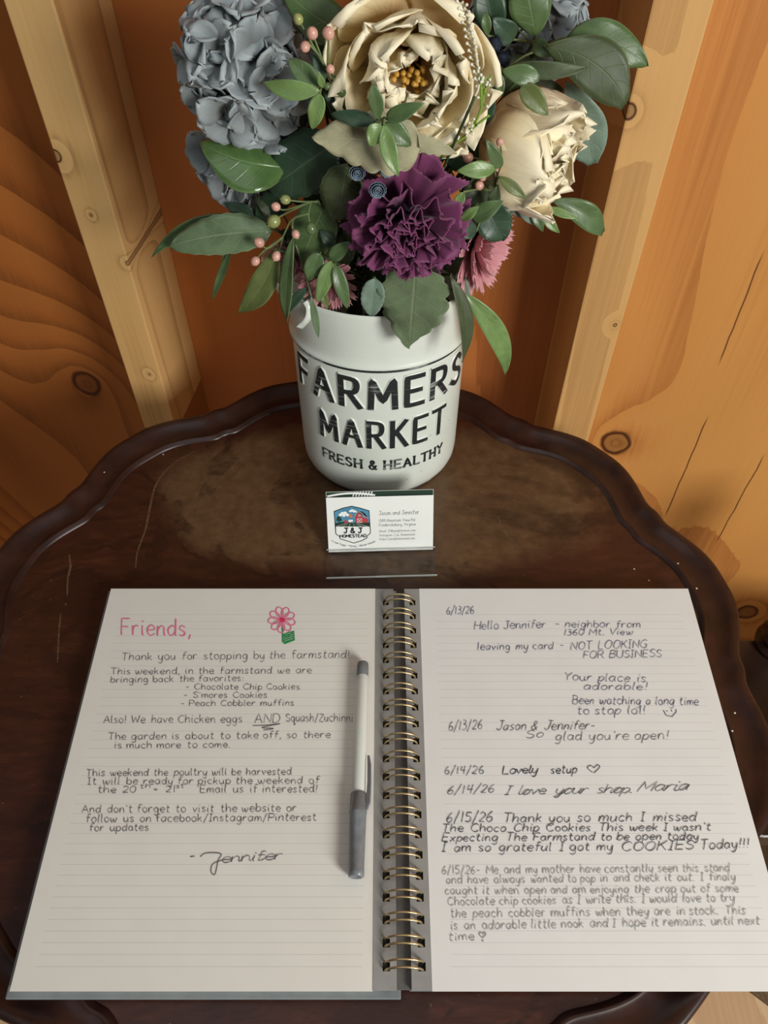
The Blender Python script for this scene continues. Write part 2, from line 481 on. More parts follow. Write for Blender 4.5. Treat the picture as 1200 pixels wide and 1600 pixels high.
for px_, py_ in ((pp.x-o.x, pp.y-o.y), (pp.x-o.x+0.27, pp.y-o.y), (pp.x-o.x+0.01, sy0+0.035), (pp.x-o.x+0.27, sy0+0.035)):
    baluster('turned_post', px_, py_, cz, cz+0.175, 0.020)
    baluster('leg', px_, py_, 0.0, cz-0.027, 0.018)

# thin grey brown sheet on the floor at the lower right
a_ = on_h(1163, 1545, -T); b_ = on_h(1200, 1573, -T)
dm = (b_-a_).normalized(); nm = Vector((-dm.y, dm.x, 0))
if nm.x < 0: nm = -nm
M_sheet = plain('brown_sheet', srgb(120, 98, 72), 0.9, 0.2, 0.2, 300)
bm = bmesh.new(); box(bm, -0.12, 0.75, 0, 0.45, 0.0, 0.006, 0.002)
mt = bm_obj('floor_sheet', bm, M_sheet)
mt.matrix_world = Matrix(((dm.x, nm.x, 0, a_.x), (dm.y, nm.y, 0, a_.y), (0, 0, 1, 0.0002), (0, 0, 0, 1)))
tag(mt, 'thin grey brown sheet on the pale floor at the lower right corner', 'mat')
# ------------------------------------------------------------------ single-stroke hand lettering (capital height 10, baseline 0)
GL = {
'A': (7, "!0,0 3.4,10 7,0|!1.2,3.5 5.8,3.5"), 'B': (6, "!0,0 0,10|0,10 0,10 4.3,9.7 5,7.5 3.6,5.5 0,5.2|0,5.2 0,5.2 5,5 6,2.6 4.6,0.3 0,0"),
'C': (6.6, "6.4,8.2 4.3,10 1.3,8.4 0,5 1.2,1.5 4.2,0 6.6,1.8"), 'D': (6.6, "!0,0 0,10|0,10 0,10 4.2,9.4 6.6,5 4.4,0.7 0,0"),
'E': (5.6, "!5.4,10 0,10 0,0 5.6,0|!0,5.1 4.6,5.1"), 'F': (5.2, "!5.4,10 0,10 0,0|!0,5.1 4.5,5.1"),
'G': (6.8, "6.3,8.4 4.2,10 1.3,8.4 0,5 1.3,1.4 4.2,0 6.6,1.6 6.8,4.4 6.8,4.4 4.4,4.4"), 'H': (6.4, "!0,0 0,10|!6.4,0 6.4,10|!0,5.1 6.4,5.1"),
'I': (3.2, "!1.6,0 1.6,10|!0,10 3.2,10|!0,0 3.2,0"), 'J': (5, "!1.2,10 6,10|4,10 4,6 3.9,2 2.4,0 0.4,0.5 0,2"),
'K': (6, "!0,0 0,10|!5.6,10 0.2,4.6|!1.7,6 6.1,0"), 'L': (5, "!0,10 0,0 5,0"), 'M': (8, "!0,0 0.5,10 4,2.5 7.5,10 8,0"),
'N': (6.6, "!0,0 0,10 6.4,0 6.4,10"), 'O': (7, "3.5,10 0.9,8.4 0,5 0.9,1.6 3.5,0 6.1,1.6 7,5 6.1,8.4 3.5,10"),
'P': (5.6, "!0,0 0,10|0,10 0,10 4.5,9.6 5.6,7.2 4.4,5 0,4.6"), 'Q': (7, "3.5,10 0.9,8.4 0,5 0.9,1.6 3.5,0 6.1,1.6 7,5 6.1,8.4 3.5,10|!4.3,2.6 7.2,-0.8"),
'R': (6, "!0,0 0,10|0,10 0,10 4.5,9.6 5.4,7.4 4.2,5.2 0,4.8|!2.6,4.9 6.2,0"), 'S': (5.4, "5,8.4 3,10 0.5,8.6 0.7,6.4 2.8,5.2 5,3.8 5.2,1.4 2.8,0 0,1.4"),
'T': (6.4, "!0,10 6.4,10|!3.2,10 3.2,0"), 'U': (6.4, "0,10 0,10 0,3.5 1,0.7 3.2,0 5.4,0.7 6.4,3.5 6.4,10 6.4,10"), 'V': (6.6, "!0,10 3.3,0 6.6,10"),
'W': (9, "!0,10 2.2,0 4.5,8 6.8,0 9,10"), 'X': (6, "!0,10 6,0|!6,10 0,0"), 'Y': (6.4, "!0,10 3.2,5 6.4,10|!3.2,5 3.2,0"), 'Z': (6, "!0,10 6,10 0,0 6,0"),
'a': (5, "4.6,5 2.6,6 0.5,4.6 0.1,2 1.8,0 3.8,1.2 4.6,4.2 4.6,5.6 4.6,5.6 4.5,1.4 5.4,0.2"), 'b': (4.8, "0.2,10 0.2,10 0,0.4 0,0.4 0.6,4.4 2.6,5.9 4.6,4.4 4.6,1.6 2.6,0 0.2,1"),
'c': (4.4, "4.3,4.8 2.6,6 0.6,4.8 0,2.6 1.2,0.4 3,0 4.5,1"), 'd': (5, "4.5,4.8 2.6,5.9 0.5,4.6 0,2.2 1.6,0 3.6,1 4.6,4 4.8,10 4.8,10 4.6,1.2 5.4,0.1"),
'e': (4.6, "0.2,3 4.5,3.4 4,5.4 2.4,6 0.6,4.8 0,2.6 1.3,0.3 3.2,0 4.8,1.1"), 'f': (3.8, "4.4,9.2 3.2,10 1.8,9 1.5,6 1.4,0|!0,5.8 3.8,6"),
'g': (5, "4.6,5 2.6,6 0.4,4.6 0.1,2.2 1.8,0.2 3.8,1.4 4.6,5.6 4.6,5.6 4.6,-1.8 3,-4 0.6,-3.2"), 'h': (4.8, "0,10 0,10 0,0 0,0 0.4,3.6 2.4,6 4.2,5 4.4,2 4.6,0"),
'i': (1.6, "0.6,5.8 0.5,1 1.4,0|!0.4,7.8 1.1,8.5"), 'j': (2, "1.2,5.8 1.2,-1.8 0,-3.8 -1.6,-3|!1,7.8 1.7,8.5"), 'k': (4.4, "!0,10 0,0|!3.8,5.8 0.1,2.4|!1.3,3.4 4.3,0"),
'l': (1.6, "0.5,10 0.3,3 0.5,0.6 1.4,0"), 'm': (7.4, "0,5.8 0,5.8 0,0 0,0 0.5,4 2,5.9 3.4,4.8 3.5,0 3.5,0 4,4 5.5,5.9 6.9,4.8 7,0.8 7.6,0"),
'n': (4.8, "0,5.8 0,5.8 0,0 0,0 0.5,4 2.4,5.9 4.1,4.8 4.3,1 5,0"), 'o': (4.6, "2.4,6 0.5,5 0,2.8 1,0.4 2.6,0 4.3,1.2 4.5,3.8 3.4,5.7 2.2,5.9"),
'p': (4.8, "0.2,5.8 0.2,5.8 0,-4 0,-4 0.3,3.6 2.2,5.9 4.4,4.8 4.5,2 2.6,0 0.4,1"), 'q': (4.8, "4.5,5 2.6,6 0.5,4.6 0.1,2.2 1.8,0 3.8,1.2 4.5,5.4 4.5,5.4 4.5,-4 6,-2.6"),
'r': (3.6, "0,5.8 0,5.8 0,0 0,0 0.4,3.6 1.8,5.7 3.6,5.4"), 's': (3.8, "3.6,5 2,6 0.3,5 0.8,3.6 2.8,2.6 3.5,1.2 1.8,0 0,0.8"),
't': (3.6, "1.5,9 1.5,9 1.3,1.6 2.2,0 3.7,0.6|!0,6 3.4,6.3"), 'u': (4.8, "0.1,5.8 0,2 1.4,0 3.2,0.8 4.2,3 4.3,5.8 4.3,5.8 4.3,1 5.2,0.1"), 'v': (4.4, "!0,5.8 2,0 4.4,5.8"),
'w': (6.8, "0,5.8 1,0.8 2,0.2 3.2,3.6 3.4,5 3.4,5 4,0.8 5.2,0.2 6.6,3.6 6.8,5.8"), 'x': (4.4, "!0,5.8 4.4,0|!4.4,5.8 0,0"), 'y': (4.6, "0.1,5.8 0.2,2.4 1.8,0.4 3.6,1.6 4.4,5.8 4.4,5.8 4,-1.6 2.4,-4 0.4,-3.2"),
'z': (4.4, "!0,5.8 4.2,5.8 0,0 4.4,0"), '0': (5.2, "2.6,9.8 0.5,8 0,5 0.6,1.6 2.6,0 4.7,1.6 5.2,5 4.6,8.4 2.4,9.8"), '1': (2, "!1,9.8 1,0"),
'2': (5, "0.2,8 2,9.9 4.6,8.6 4,5.2 0,0.2 0,0.2 5,0.3"), '3': (4.8, "0.4,9.6 3.6,9.4 3.8,7 1.6,5.4 1.6,5.4 4.6,4.6 4.6,1.4 2.2,0 0,0.8"), '4': (5, "!1,9.6 0.2,4.4 5,4.6|!4,9.8 3.8,0"),
'5': (4.8, "4.8,9.8 4.8,9.8 0.8,9.6 0.8,9.6 0.4,5.6 0.4,5.6 3.4,5.9 4.8,3.4 3.4,0.4 0,0.6"), '6': (4.8, "3.6,9.8 1,6.8 0,3 1.4,0.2 3.8,0.5 4.7,2.8 3.2,4.9 0.4,3.4"),
'7': (4.8, "!0,9.8 4.8,9.8 1.6,0"), '8': (4.6, "4,8.6 2.2,9.9 0.6,8.2 2,5.6 4.4,3 3.6,0.4 1.2,0.2 0.2,2.2 1.8,4.8 3.9,7 4,8.6"), '9': (4.6, "4.3,7.6 2.2,9.8 0.2,7.4 1.4,5 4.2,6.6 4.4,7.6 4.2,0"),
'.': (1.6, "!0.1,0.1 1.2,0.5"), ',': (1.8, "!1.2,0.9 0.2,-2.0"), '!': (1.8, "!0.9,10 0.7,2.8|!0.4,0.6 1.2,0.1"), ':': (1.8, "!0.3,4.4 1.2,5|!0.3,0.3 1.2,0.9"),
"'": (1.4, "!0.8,10 0.5,7.8"), '-': (4, "!0.3,4 3.8,4.2"), '/': (4, "!4,11 0,-2"), '+': (4, "!0,4 4,4|!2,6 2,2"), '?': (4, "0,8 2,10 4,8 2,5 2,3|!2,0.5 2.2,0"), '_': (5, "!0,-1 5,-1"),
'&': (6.4, "6,0 6,0 1.4,7 2.6,10 4.2,8.6 3.4,6.4 0.6,4 0.2,1.6 2.2,0 4.4,0.8 6,4"), '@': (8, "5.4,4.6 4,6 2.6,4.6 2.8,2.4 4.6,2.2 5.4,5.6 5.6,2.6 7.4,2.6 7.6,6 5,8.8 1.4,7.6 0,4 1.6,0 5.6,-0.6"),
'*': (3, "1.5,6 0.8,5.2 1.5,4.4 2.2,5.2 1.5,6"),
}
def glyph(ch, n=5):
    if ch not in GL: return 3.5, []
    w, s = GL[ch]
    out = []
    for st in s.split('|'):
        hard = st.startswith('!')
        pts = [tuple(float(q) for q in a.split(',')) for a in st.lstrip('!').split()]
        v = [Vector((x, y, 0)) for x, y in pts]
        if hard:
            o = []
            for i in range(len(v)-1):
                for k in range(3): o.append(v[i].lerp(v[i+1], k/3))
            o.append(v[-1]); out.append((o, True))
        else: out.append((cr(v, n), False))
    return w, out
def layout(text, gap=1.9, space=5.0, rnd=None, jit=0.0, script=False, slant=0.0, xh=1.0, n=5):
    """strokes as lists of (x, y) in glyph units and the total width"""
    x = 0.0; strokes = []; last_end = None
    for ch in text:
        if ch == ' ':
            x += space*(1+(rnd.uniform(-.25, .25) if rnd else 0)); last_end = None; continue
        w, st = glyph(ch, n)
        sc = 1+(rnd.uniform(-jit, jit) if rnd else 0); dy = (rnd.uniform(-jit, jit)*3 if rnd else 0)
        sl = slant+(rnd.uniform(-jit, jit)*0.6 if rnd else 0)
        a, b, c_ = ((rnd.uniform(0, 6), rnd.uniform(0, 6), rnd.uniform(.35, .7)) if rnd else (0, 0, .5))
        gs = []
        for pts, hard in st:
            q = []
            for p in pts:
                yy = p.y
                if ch.islower(): yy = yy*xh
                xx = p.x*sc+jit*3.2*math.sin(yy*c_+a); yy = yy*sc+jit*2.4*math.sin(p.x*c_+b)+dy
                q.append((x+xx+yy*sl, yy))
            gs.append(q)
        if script and last_end and ch.islower() and gs and gs[0][0][1] < 8:
            p0 = Vector((*last_end, 0)); p1 = Vector((*gs[0][0], 0))
            mid = (p0+p1)/2+Vector((0.2, -0.9, 0))
            strokes.append([(p.x, p.y) for p in cr([p0, mid, p1], 4)])
        strokes += gs
        last_end = gs[0][-1] if (gs and ch.islower() and ch not in 'sz') else None
        x += w*sc+gap*(0.55 if script else 1)
    return strokes, x
class Ink:
    """collects pen strokes lying on a horizontal sheet; image positions are carried down to the sheet"""
    def __init__(s, h): s.h = h; s.V = []; s.F = []
    def stroke(s, pts, w, wf=None):
        ribbon_world([on_h(x, y, s.h) for x, y in pts], w, 0.00008+0.00001*(len(s.F) % 3), s.V, s.F, wf=wf)
    def line(s, text, x0, y0, x1, y1, cap, w=0.00055, seed=1, jit=0.06, script=False, slant=0.08, gap=1.9, space=5.0, xh=1.0):
        r = random.Random(seed)
        st, tot = layout(text, gap, space, r, jit, script, slant, xh)
        L = math.hypot(x1-x0, y1-y0); ux, uy = (x1-x0)/L, (y1-y0)/L
        kx = L/(tot-gap); ky = cap/10
        for q in st:
            pts = [(x0+ux*a*kx, y0+uy*a*kx-b*ky) for a, b in q]
            ph = r.uniform(0, 6)
            s.stroke(pts, w, wf=lambda t: 0.6+0.35*math.sin(t*4+ph)**2)
    def obj(s, name, mat, parent, off):
        o = mesh_obj(name, [v-off for v in s.V], s.F, mat, parent, smooth=False)
        return o
# ------------------------------------------------------------------ open guest book
PH = 0.0160                                    # height of the page surfaces above the table
def page_mat(name, col, left):
    n = NT(name)
    co = n.coord(); s_ = n.sep(co)
    fr = n.m('FRACT', n.m('DIVIDE', n.m('ADD', s_[1], 0.5*0.0064), 0.0064))
    ln = n.m('LESS_THAN', n.m('ABSOLUTE', n.m('SUBTRACT', fr, 0.5)), 0.028)
    lo, hi = 0.0125, 0.262
    inside = n.m('MULTIPLY', n.m('GREATER_THAN', s_[1], lo), n.m('LESS_THAN', s_[1], hi))
    mx = n.m('MULTIPLY', n.m('GREATER_THAN', s_[0], 0.012), n.m('LESS_THAN', s_[0], 0.206))
    ln = n.m('MULTIPLY', ln, n.m('MULTIPLY', inside, mx))
    pn = n.noise(co, 40, 3)
    base = n.ramp(pn, [(0.3, tuple(c*0.965 for c in col[:3])+(1,)), (0.7, col)])
    c = n.mix(n.m('MULTIPLY', ln, 0.32), base, srgb(140, 146, 152))
    n.bump(n.noise(n.scale(co, (1, .6, 1)), 9, 2), 0.004, 0.28)
    return n.out(c, 0.75, 0.25)
M_pageL = page_mat('lined_paper', srgb(228, 227, 219), True)  # warmer copy of the same paper, tint of the light put into it
M_pageR = page_mat('lined_paper_right', srgb(228, 230, 227), False)
M_edge = plain('paper_edges', srgb(236, 233, 226), 0.8, 0.2, 0.05, 300)
M_cover = plain('grey_cover', srgb(128, 134, 134), 0.5, 0.4, 0.06, 80)
M_strip = plain('grey_binding', srgb(150, 150, 147), 0.6, 0.35, 0.05, 80)
M_spine = plain('dark_spine', srgb(96, 94, 92), 0.5, 0.4, 0.1, 60)
M_hole = plain('hole_dark', srgb(38, 36, 34), 0.8, 0.2)
n = NT('brass_wire')
M_wire = n.out(srgb(206, 186, 142), 0.34, 0.5, Metallic=1.0)

BZ = 0.0086                                     # the covers rest on the raised table edge
Y0, Y1 = 0.0735, 0.3535                       # near and far edge of the pages
XL0, XL1 = -0.2190, -0.0066
XR0, XR1 = 0.0283, 0.2440
nb = empty('guest_book', (0.012, (Y0+Y1)/2, T), 'open wire-bound guest book with handwritten lined pages lying on the table', 'notebook')
NO = nb.location.copy()
def nbox(name, x0, x1, y0, y1, z0, z1, mat, bevel=0.0, parent=None):
    bm = bmesh.new()
    q = NO if parent is None else NO
    box(bm, x0-NO.x, x1-NO.x, y0-NO.y, y1-NO.y, z0, z1, bevel)
    return bm_obj(name, bm, mat, parent or nb)
nbox('cover', XL0-0.0035, 0.0100, Y0-0.0034, Y1+0.001, BZ, BZ+0.0026, M_cover, 0.0008)
nbox('cover', 0.0150, XR1+0.0, Y0+0.0008, Y1-0.001, BZ, BZ+0.0026, M_cover, 0.0008)
nbox('spine', 0.0040, 0.0200, Y0+0.0012, Y1-0.004, BZ+0.0026, BZ+0.0036, M_spine, 0.0004)
# page blocks below the top sheets
nbox('page_stack', XL0+0.0006, XL1, Y0+0.0008, Y1-0.0006, BZ+0.0027, PH-0.0007, M_edge, 0.0003)
nbox('page_stack', XR0, XR1-0.0007, Y0+0.0008, Y1-0.0006, BZ+0.0027, PH-0.0007, M_edge, 0.0003)

def sheet(name, x0, x1, y0, y1, mat, seed, curlx=0.0):
    nx, ny = 24, 28
    V, F = [], []
    rr = random.Random(seed)
    for j in range(ny+1):
        for i in range(nx+1):
            u, v = i/nx, j/ny
            z = 0.0
            e = min(u, 1-u, v, 1-v)
            z += 0.00007*noise.noise(Vector((u*3+seed, v*3, 0)))*min(1, e*12)
            V.append((u*(x1-x0), v*(y1-y0), z))
    for j in range(ny):
        for i in range(nx):
            a = j*(nx+1)+i; F.append((a, a+1, a+nx+2, a+nx+1))
    o = mesh_obj(name, V, F, mat, nb, smooth=False)
    o.location = (x0-NO.x, y0-NO.y, PH-0.0003)
    solid(o, 0.00025, -1)
    return o
pgL = sheet('page', XL0, XL1, Y0, Y1, M_pageL, 1)
pgL['label'] = 'lined page with the host\'s note, a pink heading and a flower doodle'
pgR = sheet('page', XR0, XR1, Y0, Y1, M_pageR, 7)
pgR['label'] = 'lined page with several visitors\' notes in different inks'

# grey punched binding strips
pitch = 0.0127
holes = [0.0862+pitch*k for k in range(21)]
def strip(x0, x1, hx0, hx1, ztop):
    bm = bmesh.new()
    def b(xa, xb, ya, yb): box(bm, xa-NO.x, xb-NO.x, ya-NO.y, yb-NO.y, ztop-0.0009, ztop)
    b(x0, hx0, Y0+0.0004, Y1-0.0004); b(hx1, x1, Y0+0.0004, Y1-0.0004)
    y = Y0+0.0004
    for h_ in holes:
        b(hx0, hx1, y, h_-0.0024); y = h_+0.0024
    b(hx0, hx1, y, Y1-0.0004)
    o = bm_obj('binding_strip', bm, M_strip, nb)
    bm = bmesh.new(); box(bm, x0+0.0004-NO.x, x1-0.0004-NO.x, Y0+0.001-NO.y, Y1-0.001-NO.y, BZ+0.0027, ztop-0.0022)
    bm_obj('hole_shade', bm, M_hole, nb)  # dark block under the holes, their inner shade put into its colour
    bm = bmesh.new()
    box(bm, x0+0.0002-NO.x, hx0-0.0002-NO.x, Y0+0.0008-NO.y, Y1-0.0008-NO.y, BZ+0.0028, ztop-0.00095)
    box(bm, hx1+0.0002-NO.x, x1-0.0002-NO.x, Y0+0.0008-NO.y, Y1-0.0008-NO.y, BZ+0.0028, ztop-0.00095)
    bm_obj('page_stack', bm, M_strip, nb)
strip(XL1, 0.0075, -0.0008, 0.0036, PH)
strip(0.0162, XR0, 0.0203, 0.0248, PH)
# twin-loop wire rings
proto = None
for h_ in holes:
    if proto is None:
        V, F = [], []
        for dy in (-0.0021, 0.0021):
            pts = []
            for k in range(28):
                a = TAU*k/28
                pts.append(Vector((0.0113*math.cos(a), dy+0.0006*math.sin(a), 0.0078*math.sin(a))))
            tube_geo(pts, 0.0007, 7, True, V, F)
        o = mesh_obj('wire_ring', V, F, M_wire, nb); proto = o
    else:
        o = proto.copy(); C.objects.link(o); o.parent = nb
    o.location = (0.0119-NO.x, h_-NO.y, 0.0160)

# ------------------------------------------------------------------ the writing
M_ink1 = plain('black_ink', srgb(84, 80, 88), 0.6, 0.2, 0.1, 900)
M_ink2 = plain('navy_ink', srgb(66, 68, 108), 0.6, 0.2, 0.1, 900)
M_ink3 = plain('dark_ink', srgb(70, 72, 80), 0.6, 0.2, 0.1, 900)
M_pencil = plain('pencil_lead', srgb(158, 156, 155), 0.7, 0.2, 0.15, 900)
M_pink = plain('pink_marker', srgb(230, 122, 158), 0.6, 0.2, 0.05, 900)
M_red = plain('red_marker', srgb(214, 50, 80), 0.6, 0.2)
M_green = plain('green_marker', srgb(40, 150, 84), 0.6, 0.2)
offL = NO+Vector((XL0-NO.x, Y0-NO.y, PH-0.0003)); offR = NO+Vector((XR0-NO.x, Y0-NO.y, PH-0.0003))

k = Ink(PH); k.line('Friends,', 190, 992, 299, 994, 26, 0.0012, 3, 0.03, gap=2.0, slant=0.02)
k.obj('heading', M_pink, pgL, offL)
k = Ink(PH)
W1 = 0.00047
for i, a in enumerate([
    ('Thank you for stopping by the farmstand!', 190, 1032, 546, 1028, 11.5),
    ('This weekend, in the farmstand we are', 173, 1054, 487, 1052, 10),
    ('bringing back the favorites:', 173, 1067, 381, 1064, 9.5),
    ('- Chocolate Chip Cookies', 290, 1077.5, 468, 1077.5, 9),
    ("- S'mores Cookies", 287, 1090.5, 417, 1090.5, 9),
    ('- Peach Cobbler muffins', 283, 1103.5, 459, 1102.5, 9),
    ('Also! We have Chicken eggs', 162, 1130, 378, 1129, 11.5),
    ('Squash/Zuchinni', 447, 1127.5, 551, 1127.5, 12),
    ('The garden is about to take off, so there', 169, 1156, 516, 1153, 10.5),
    ('is much more to come.', 179, 1169.5, 360, 1168, 10),
    ('This weekend the poultry will be harvested', 135, 1213, 455, 1210.5, 10.5),
    ('It will be ready for pickup the weekend of', 137, 1226, 499, 1224.5, 10.5),
    ('the 20   + 21', 153, 1239, 274, 1238, 10.5),
    ('Email us if interested!', 313, 1239, 496, 1238, 11.5),
    ("And don't forget to visit the website or", 128, 1270, 463, 1268, 11.5),
    ('follow us on facebook/Instagram/Pinterest', 135, 1285, 494, 1282.5, 11.5),
    ('for updates', 140, 1299, 232, 1298, 11)]):
    k.line(*a, W1, 11+i, 0.05, slant=0.06, xh=1.08)
k.line('AND', 398, 1130, 437, 1129.5, 14.5, W1, 40, 0.03, slant=0.1)
k.line('th', 219, 1232, 235, 1231, 7, 0.0004, 41, 0.05); k.line('st', 276, 1232, 287, 1231, 7, 0.0004, 42, 0.05)
k.stroke(cr([(395, 1134, 0), (420, 1133, 0), (438, 1131.5, 0), (404, 1137, 0), (430, 1137, 0), (440, 1136, 0)], 5) and [(p.x, p.y) for p in cr([(395, 1134, 0), (420, 1133, 0), (438, 1131, 0), (409, 1137, 0), (428, 1138.5, 0), (412, 1141, 0)], 5)], W1)
k.line('-', 296, 1343, 304, 1342, 10, 0.0007, 5, 0)
k.stroke([(p.x, p.y) for p in cr([(313, 1339, 0), (322, 1333, 0), (345, 1334, 0), (341, 1345, 0), (336, 1366, 0), (330, 1362, 0), (333, 1350, 0), (348, 1344, 0)], 8)], 0.0005)
k.line('ennifer', 346, 1348, 437, 1343, 15, 0.0005, 7, 0.05, True, 0.2)
k.obj('handwriting', M_ink1, pgL, offL)
# flower doodle
fcx, fcy = 440.5, 968.5
k = Ink(PH)
for i in range(9):
    a = TAU*i/9+0.25
    pts = []
    for t_ in range(15):
        b_ = TAU*t_/14
        r0 = 13+8.5*math.cos(b_); s0 = 5.6*math.sin(b_)
        pts.append((fcx+r0*math.cos(a)-s0*math.sin(a), fcy+(r0*math.sin(a)+s0*math.cos(a))*0.95))
    k.stroke(pts, 0.0009)
d = k.obj('flower_doodle', M_pink, pgL, offL); d['label'] = 'pink petals of the drawn flower'
k = Ink(PH)
k.stroke([(fcx+3.2*math.cos(t_), fcy+1+2.6*math.sin(t_)) for t_ in [q*0.6 for q in range(12)]], 0.0022)
d = k.obj('flower_doodle', M_red, pgL, offL); d['label'] = 'red centre of the drawn flower'
k = Ink(PH)
k.stroke([(441, 975), (441.5, 985), (442, 1004)], 0.0010)
for q in range(5): k.stroke([(443, 1004-q*3), (452, 1001-q*3.2), (460, 999-q*3)], 0.0010)
k.stroke([(443, 992), (449, 996), (459, 986), (460, 1000), (444, 1006)], 0.0010)
d = k.obj('flower_doodle', M_green, pgL, offL); d['label'] = 'green stem and leaf of the drawn flower'

W2 = 0.00052
k = Ink(PH)
for i, a in enumerate([
    ('6/13/26', 698, 960, 740, 959, 12), ('Hello Jennifer', 741, 984, 852, 981, 13), ('- neighbor from', 867, 980, 1000, 981, 11.5),
    ('1360 Mt. View', 881, 993, 988, 992, 10), ('leaving my card -', 746, 1016, 880, 1014, 12), ('NOT LOOKING', 892, 1015.5, 1010, 1012, 12.5),
    ('FOR BUSINESS', 912, 1029, 1033, 1026.5, 11.5), ('Your place is', 881, 1063, 1009, 1066, 13), ('adorable!', 912, 1078, 1011, 1078, 11.5),
    ('Been watching a long time', 895, 1100, 1091, 1102, 13), ('to stop lol!', 902, 1116.5, 1008, 1116, 13)]):
    k.line(*a, W2, 60+i, 0.07, slant=0.12)
k.stroke([(1037, 1110), (1041, 1118), (1050, 1120), (1057, 1112), (1056, 1108)], W2)
k.stroke([(1042, 1110), (1043, 1112)], W2); k.stroke([(1049, 1109), (1050, 1112)], W2)
o = k.obj('handwriting', M_ink2, pgR, offR); o['label'] = 'navy ink note of a neighbour'
k = Ink(PH)
for i, a in enumerate([('6/13/26', 701, 1142, 753, 1139, 15), ('So', 822, 1154, 848, 1152, 12), ("glad you're open!", 868, 1157, 1044, 1155, 14)]):
    k.line(*a, 0.00048, 80+i, 0.06, slant=0.14)
k.line('Jason & Jennifer-', 776, 1141, 928, 1140, 14, 0.00055, 84, 0.06, slant=0.3)
k.line('6/14/26', 695, 1210, 755, 1209, 12.5, W2, 85, 0.06, slant=0.1); k.line('Lovely', 785, 1210, 838, 1208, 13, 0.0007, 86, 0.06, True, 0.15); k.line('setup', 861, 1209, 901, 1208, 13, 0.0007, 87, 0.06, slant=0.15)
k.stroke([(p.x, p.y) for p in cr([(926, 1207, 0), (918, 1200, 0), (923, 1196, 0), (928, 1200, 0), (928, 1200, 0), (934, 1195, 0), (937, 1199, 0), (928, 1208, 0)], 5)], W2)
k.line('6/14/26', 699, 1241, 771, 1238, 13, W2, 88, 0.06, slant=0.22)
k.line('I love your shop.', 788, 1242, 986, 1239, 14, W2, 89, 0.05, True, 0.32); k.line('Maria', 996, 1237, 1070, 1235, 16, W2, 90, 0.05, True, 0.4)
o = k.obj('handwriting', M_ink3, pgR, offR); o['label'] = 'thin dark ink notes of three visitors'
k = Ink(PH)
for i, a in enumerate([('6/15/26', 698, 1285, 769, 1284, 16), ('Thank you so much I missed', 786, 1285, 1087, 1283, 14.5), ("The Choco Chip Cookies This week I wasn't", 691, 1300, 1110, 1298, 12.5),
    ('Expecting The Farmstand to be open today', 691, 1315, 1091, 1312, 12.5), ('I am so grateful I got my', 690, 1331, 957, 1329, 14), ('COOKIES', 971, 1330, 1083, 1327, 14), ('Today!!!', 1094, 1328, 1170, 1324, 15)]):
    k.line(*a, 0.0006, 100+i, 0.06, slant=0.14)
o = k.obj('handwriting', M_ink3, pgR, offR); o['label'] = 'bold dark ink note about cookies'
k = Ink(PH)
for i, a in enumerate([('6/15/26- Me and my mother have constantly seen this stand', 691, 1366, 1140, 1362, 13), ('and have always wanted to pop in and check it out. I finaly', 698, 1381, 1149, 1376, 12.5),
    ('caught it when open and am enjoying the crap out of some', 696, 1398, 1154, 1394, 12.5), ('Chocolate chip cookies as I write this. I would love to try', 700, 1415, 1148, 1409, 13),
    ('the peach cobbler muffins when they are in stock. This', 705, 1434, 1165, 1429, 13.5), ('is an adorable little nook and I hope it remains. until next', 705, 1453, 1187, 1445, 13.5), ('time', 702, 1470, 741, 1469, 13)]):
    k.line(*a, 0.00052, 120+i, 0.07, slant=0.03, xh=1.05)
k.stroke([(p.x, p.y) for p in cr([(754, 1466, 0), (749, 1460, 0), (751, 1457, 0), (754, 1459, 0), (754, 1459, 0), (758, 1457, 0), (759, 1460, 0), (754, 1466, 0)], 4)], 0.0006)
k.stroke([(754, 1469), (755, 1471)], 0.0012)
o = k.obj('handwriting', M_pencil, pgR, offR); o['label'] = 'grey pencil note at the foot of the page'

# ------------------------------------------------------------------ ballpoint pen
ht = PH+0.0042
A = on_h(567, 1035, ht+0.001); B = on_h(556.5, 1371, ht+0.0015)
ax = (B-A).normalized(); Lp = (B-A).length
pen = empty('ballpoint_pen', (A+B)/2, 'capped ballpoint pen with frosted clear barrel and grey cap lying on the left page', 'pen')
pen.rotation_euler = ax.to_track_quat('Z', 'Y').to_euler()
n = NT('frosted_plastic')
M_frost = n.out(srgb(240, 243, 236), 0.42, 0.5, Transmission_Weight=0.35, IOR=1.2)
M_greyp = plain('grey_plastic', srgb(120, 124, 128), 0.3, 0.5, 0.08, 200)
M_greyd = plain('grey_ribbed_plastic', srgb(112, 116, 116), 0.4, 0.5, 0.1, 200)
M_inkt = plain('ink_tube', srgb(198, 204, 198), 0.5)
hl = Lp/2
V, F = lathe_geo([(0.0037, -hl+0.006), (0.0042, -hl+0.008), (0.0042, hl-0.050), (0.0037, hl-0.049)], 24)
mesh_obj('barrel', V, F, M_frost, pen)
V, F = lathe_geo([(0.0014, -hl+0.009), (0.0014, hl-0.05)], 12)
mesh_obj('ink_refill', V, F, M_inkt, pen)
V, F = lathe_geo([(0.0032, -hl), (0.0040, -hl+0.0008), (0.0043, -hl+0.003), (0.0043, -hl+0.0115), (0.0038, -hl+0.012)], 24)
mesh_obj('end_plug', V, F, M_greyd, pen)
V, F = lathe_geo([(0.0048, hl-0.053), (0.0054, hl-0.0525), (0.0056, hl-0.0415), (0.0058, hl-0.041), (0.0058, hl-0.0395), (0.0055, hl-0.039), (0.0049, hl-0.005), (0.0051, hl-0.004), (0.0050, hl-0.0005), (0.0042, hl), (0.0030, hl), (0.0028, hl-0.004)], 28)
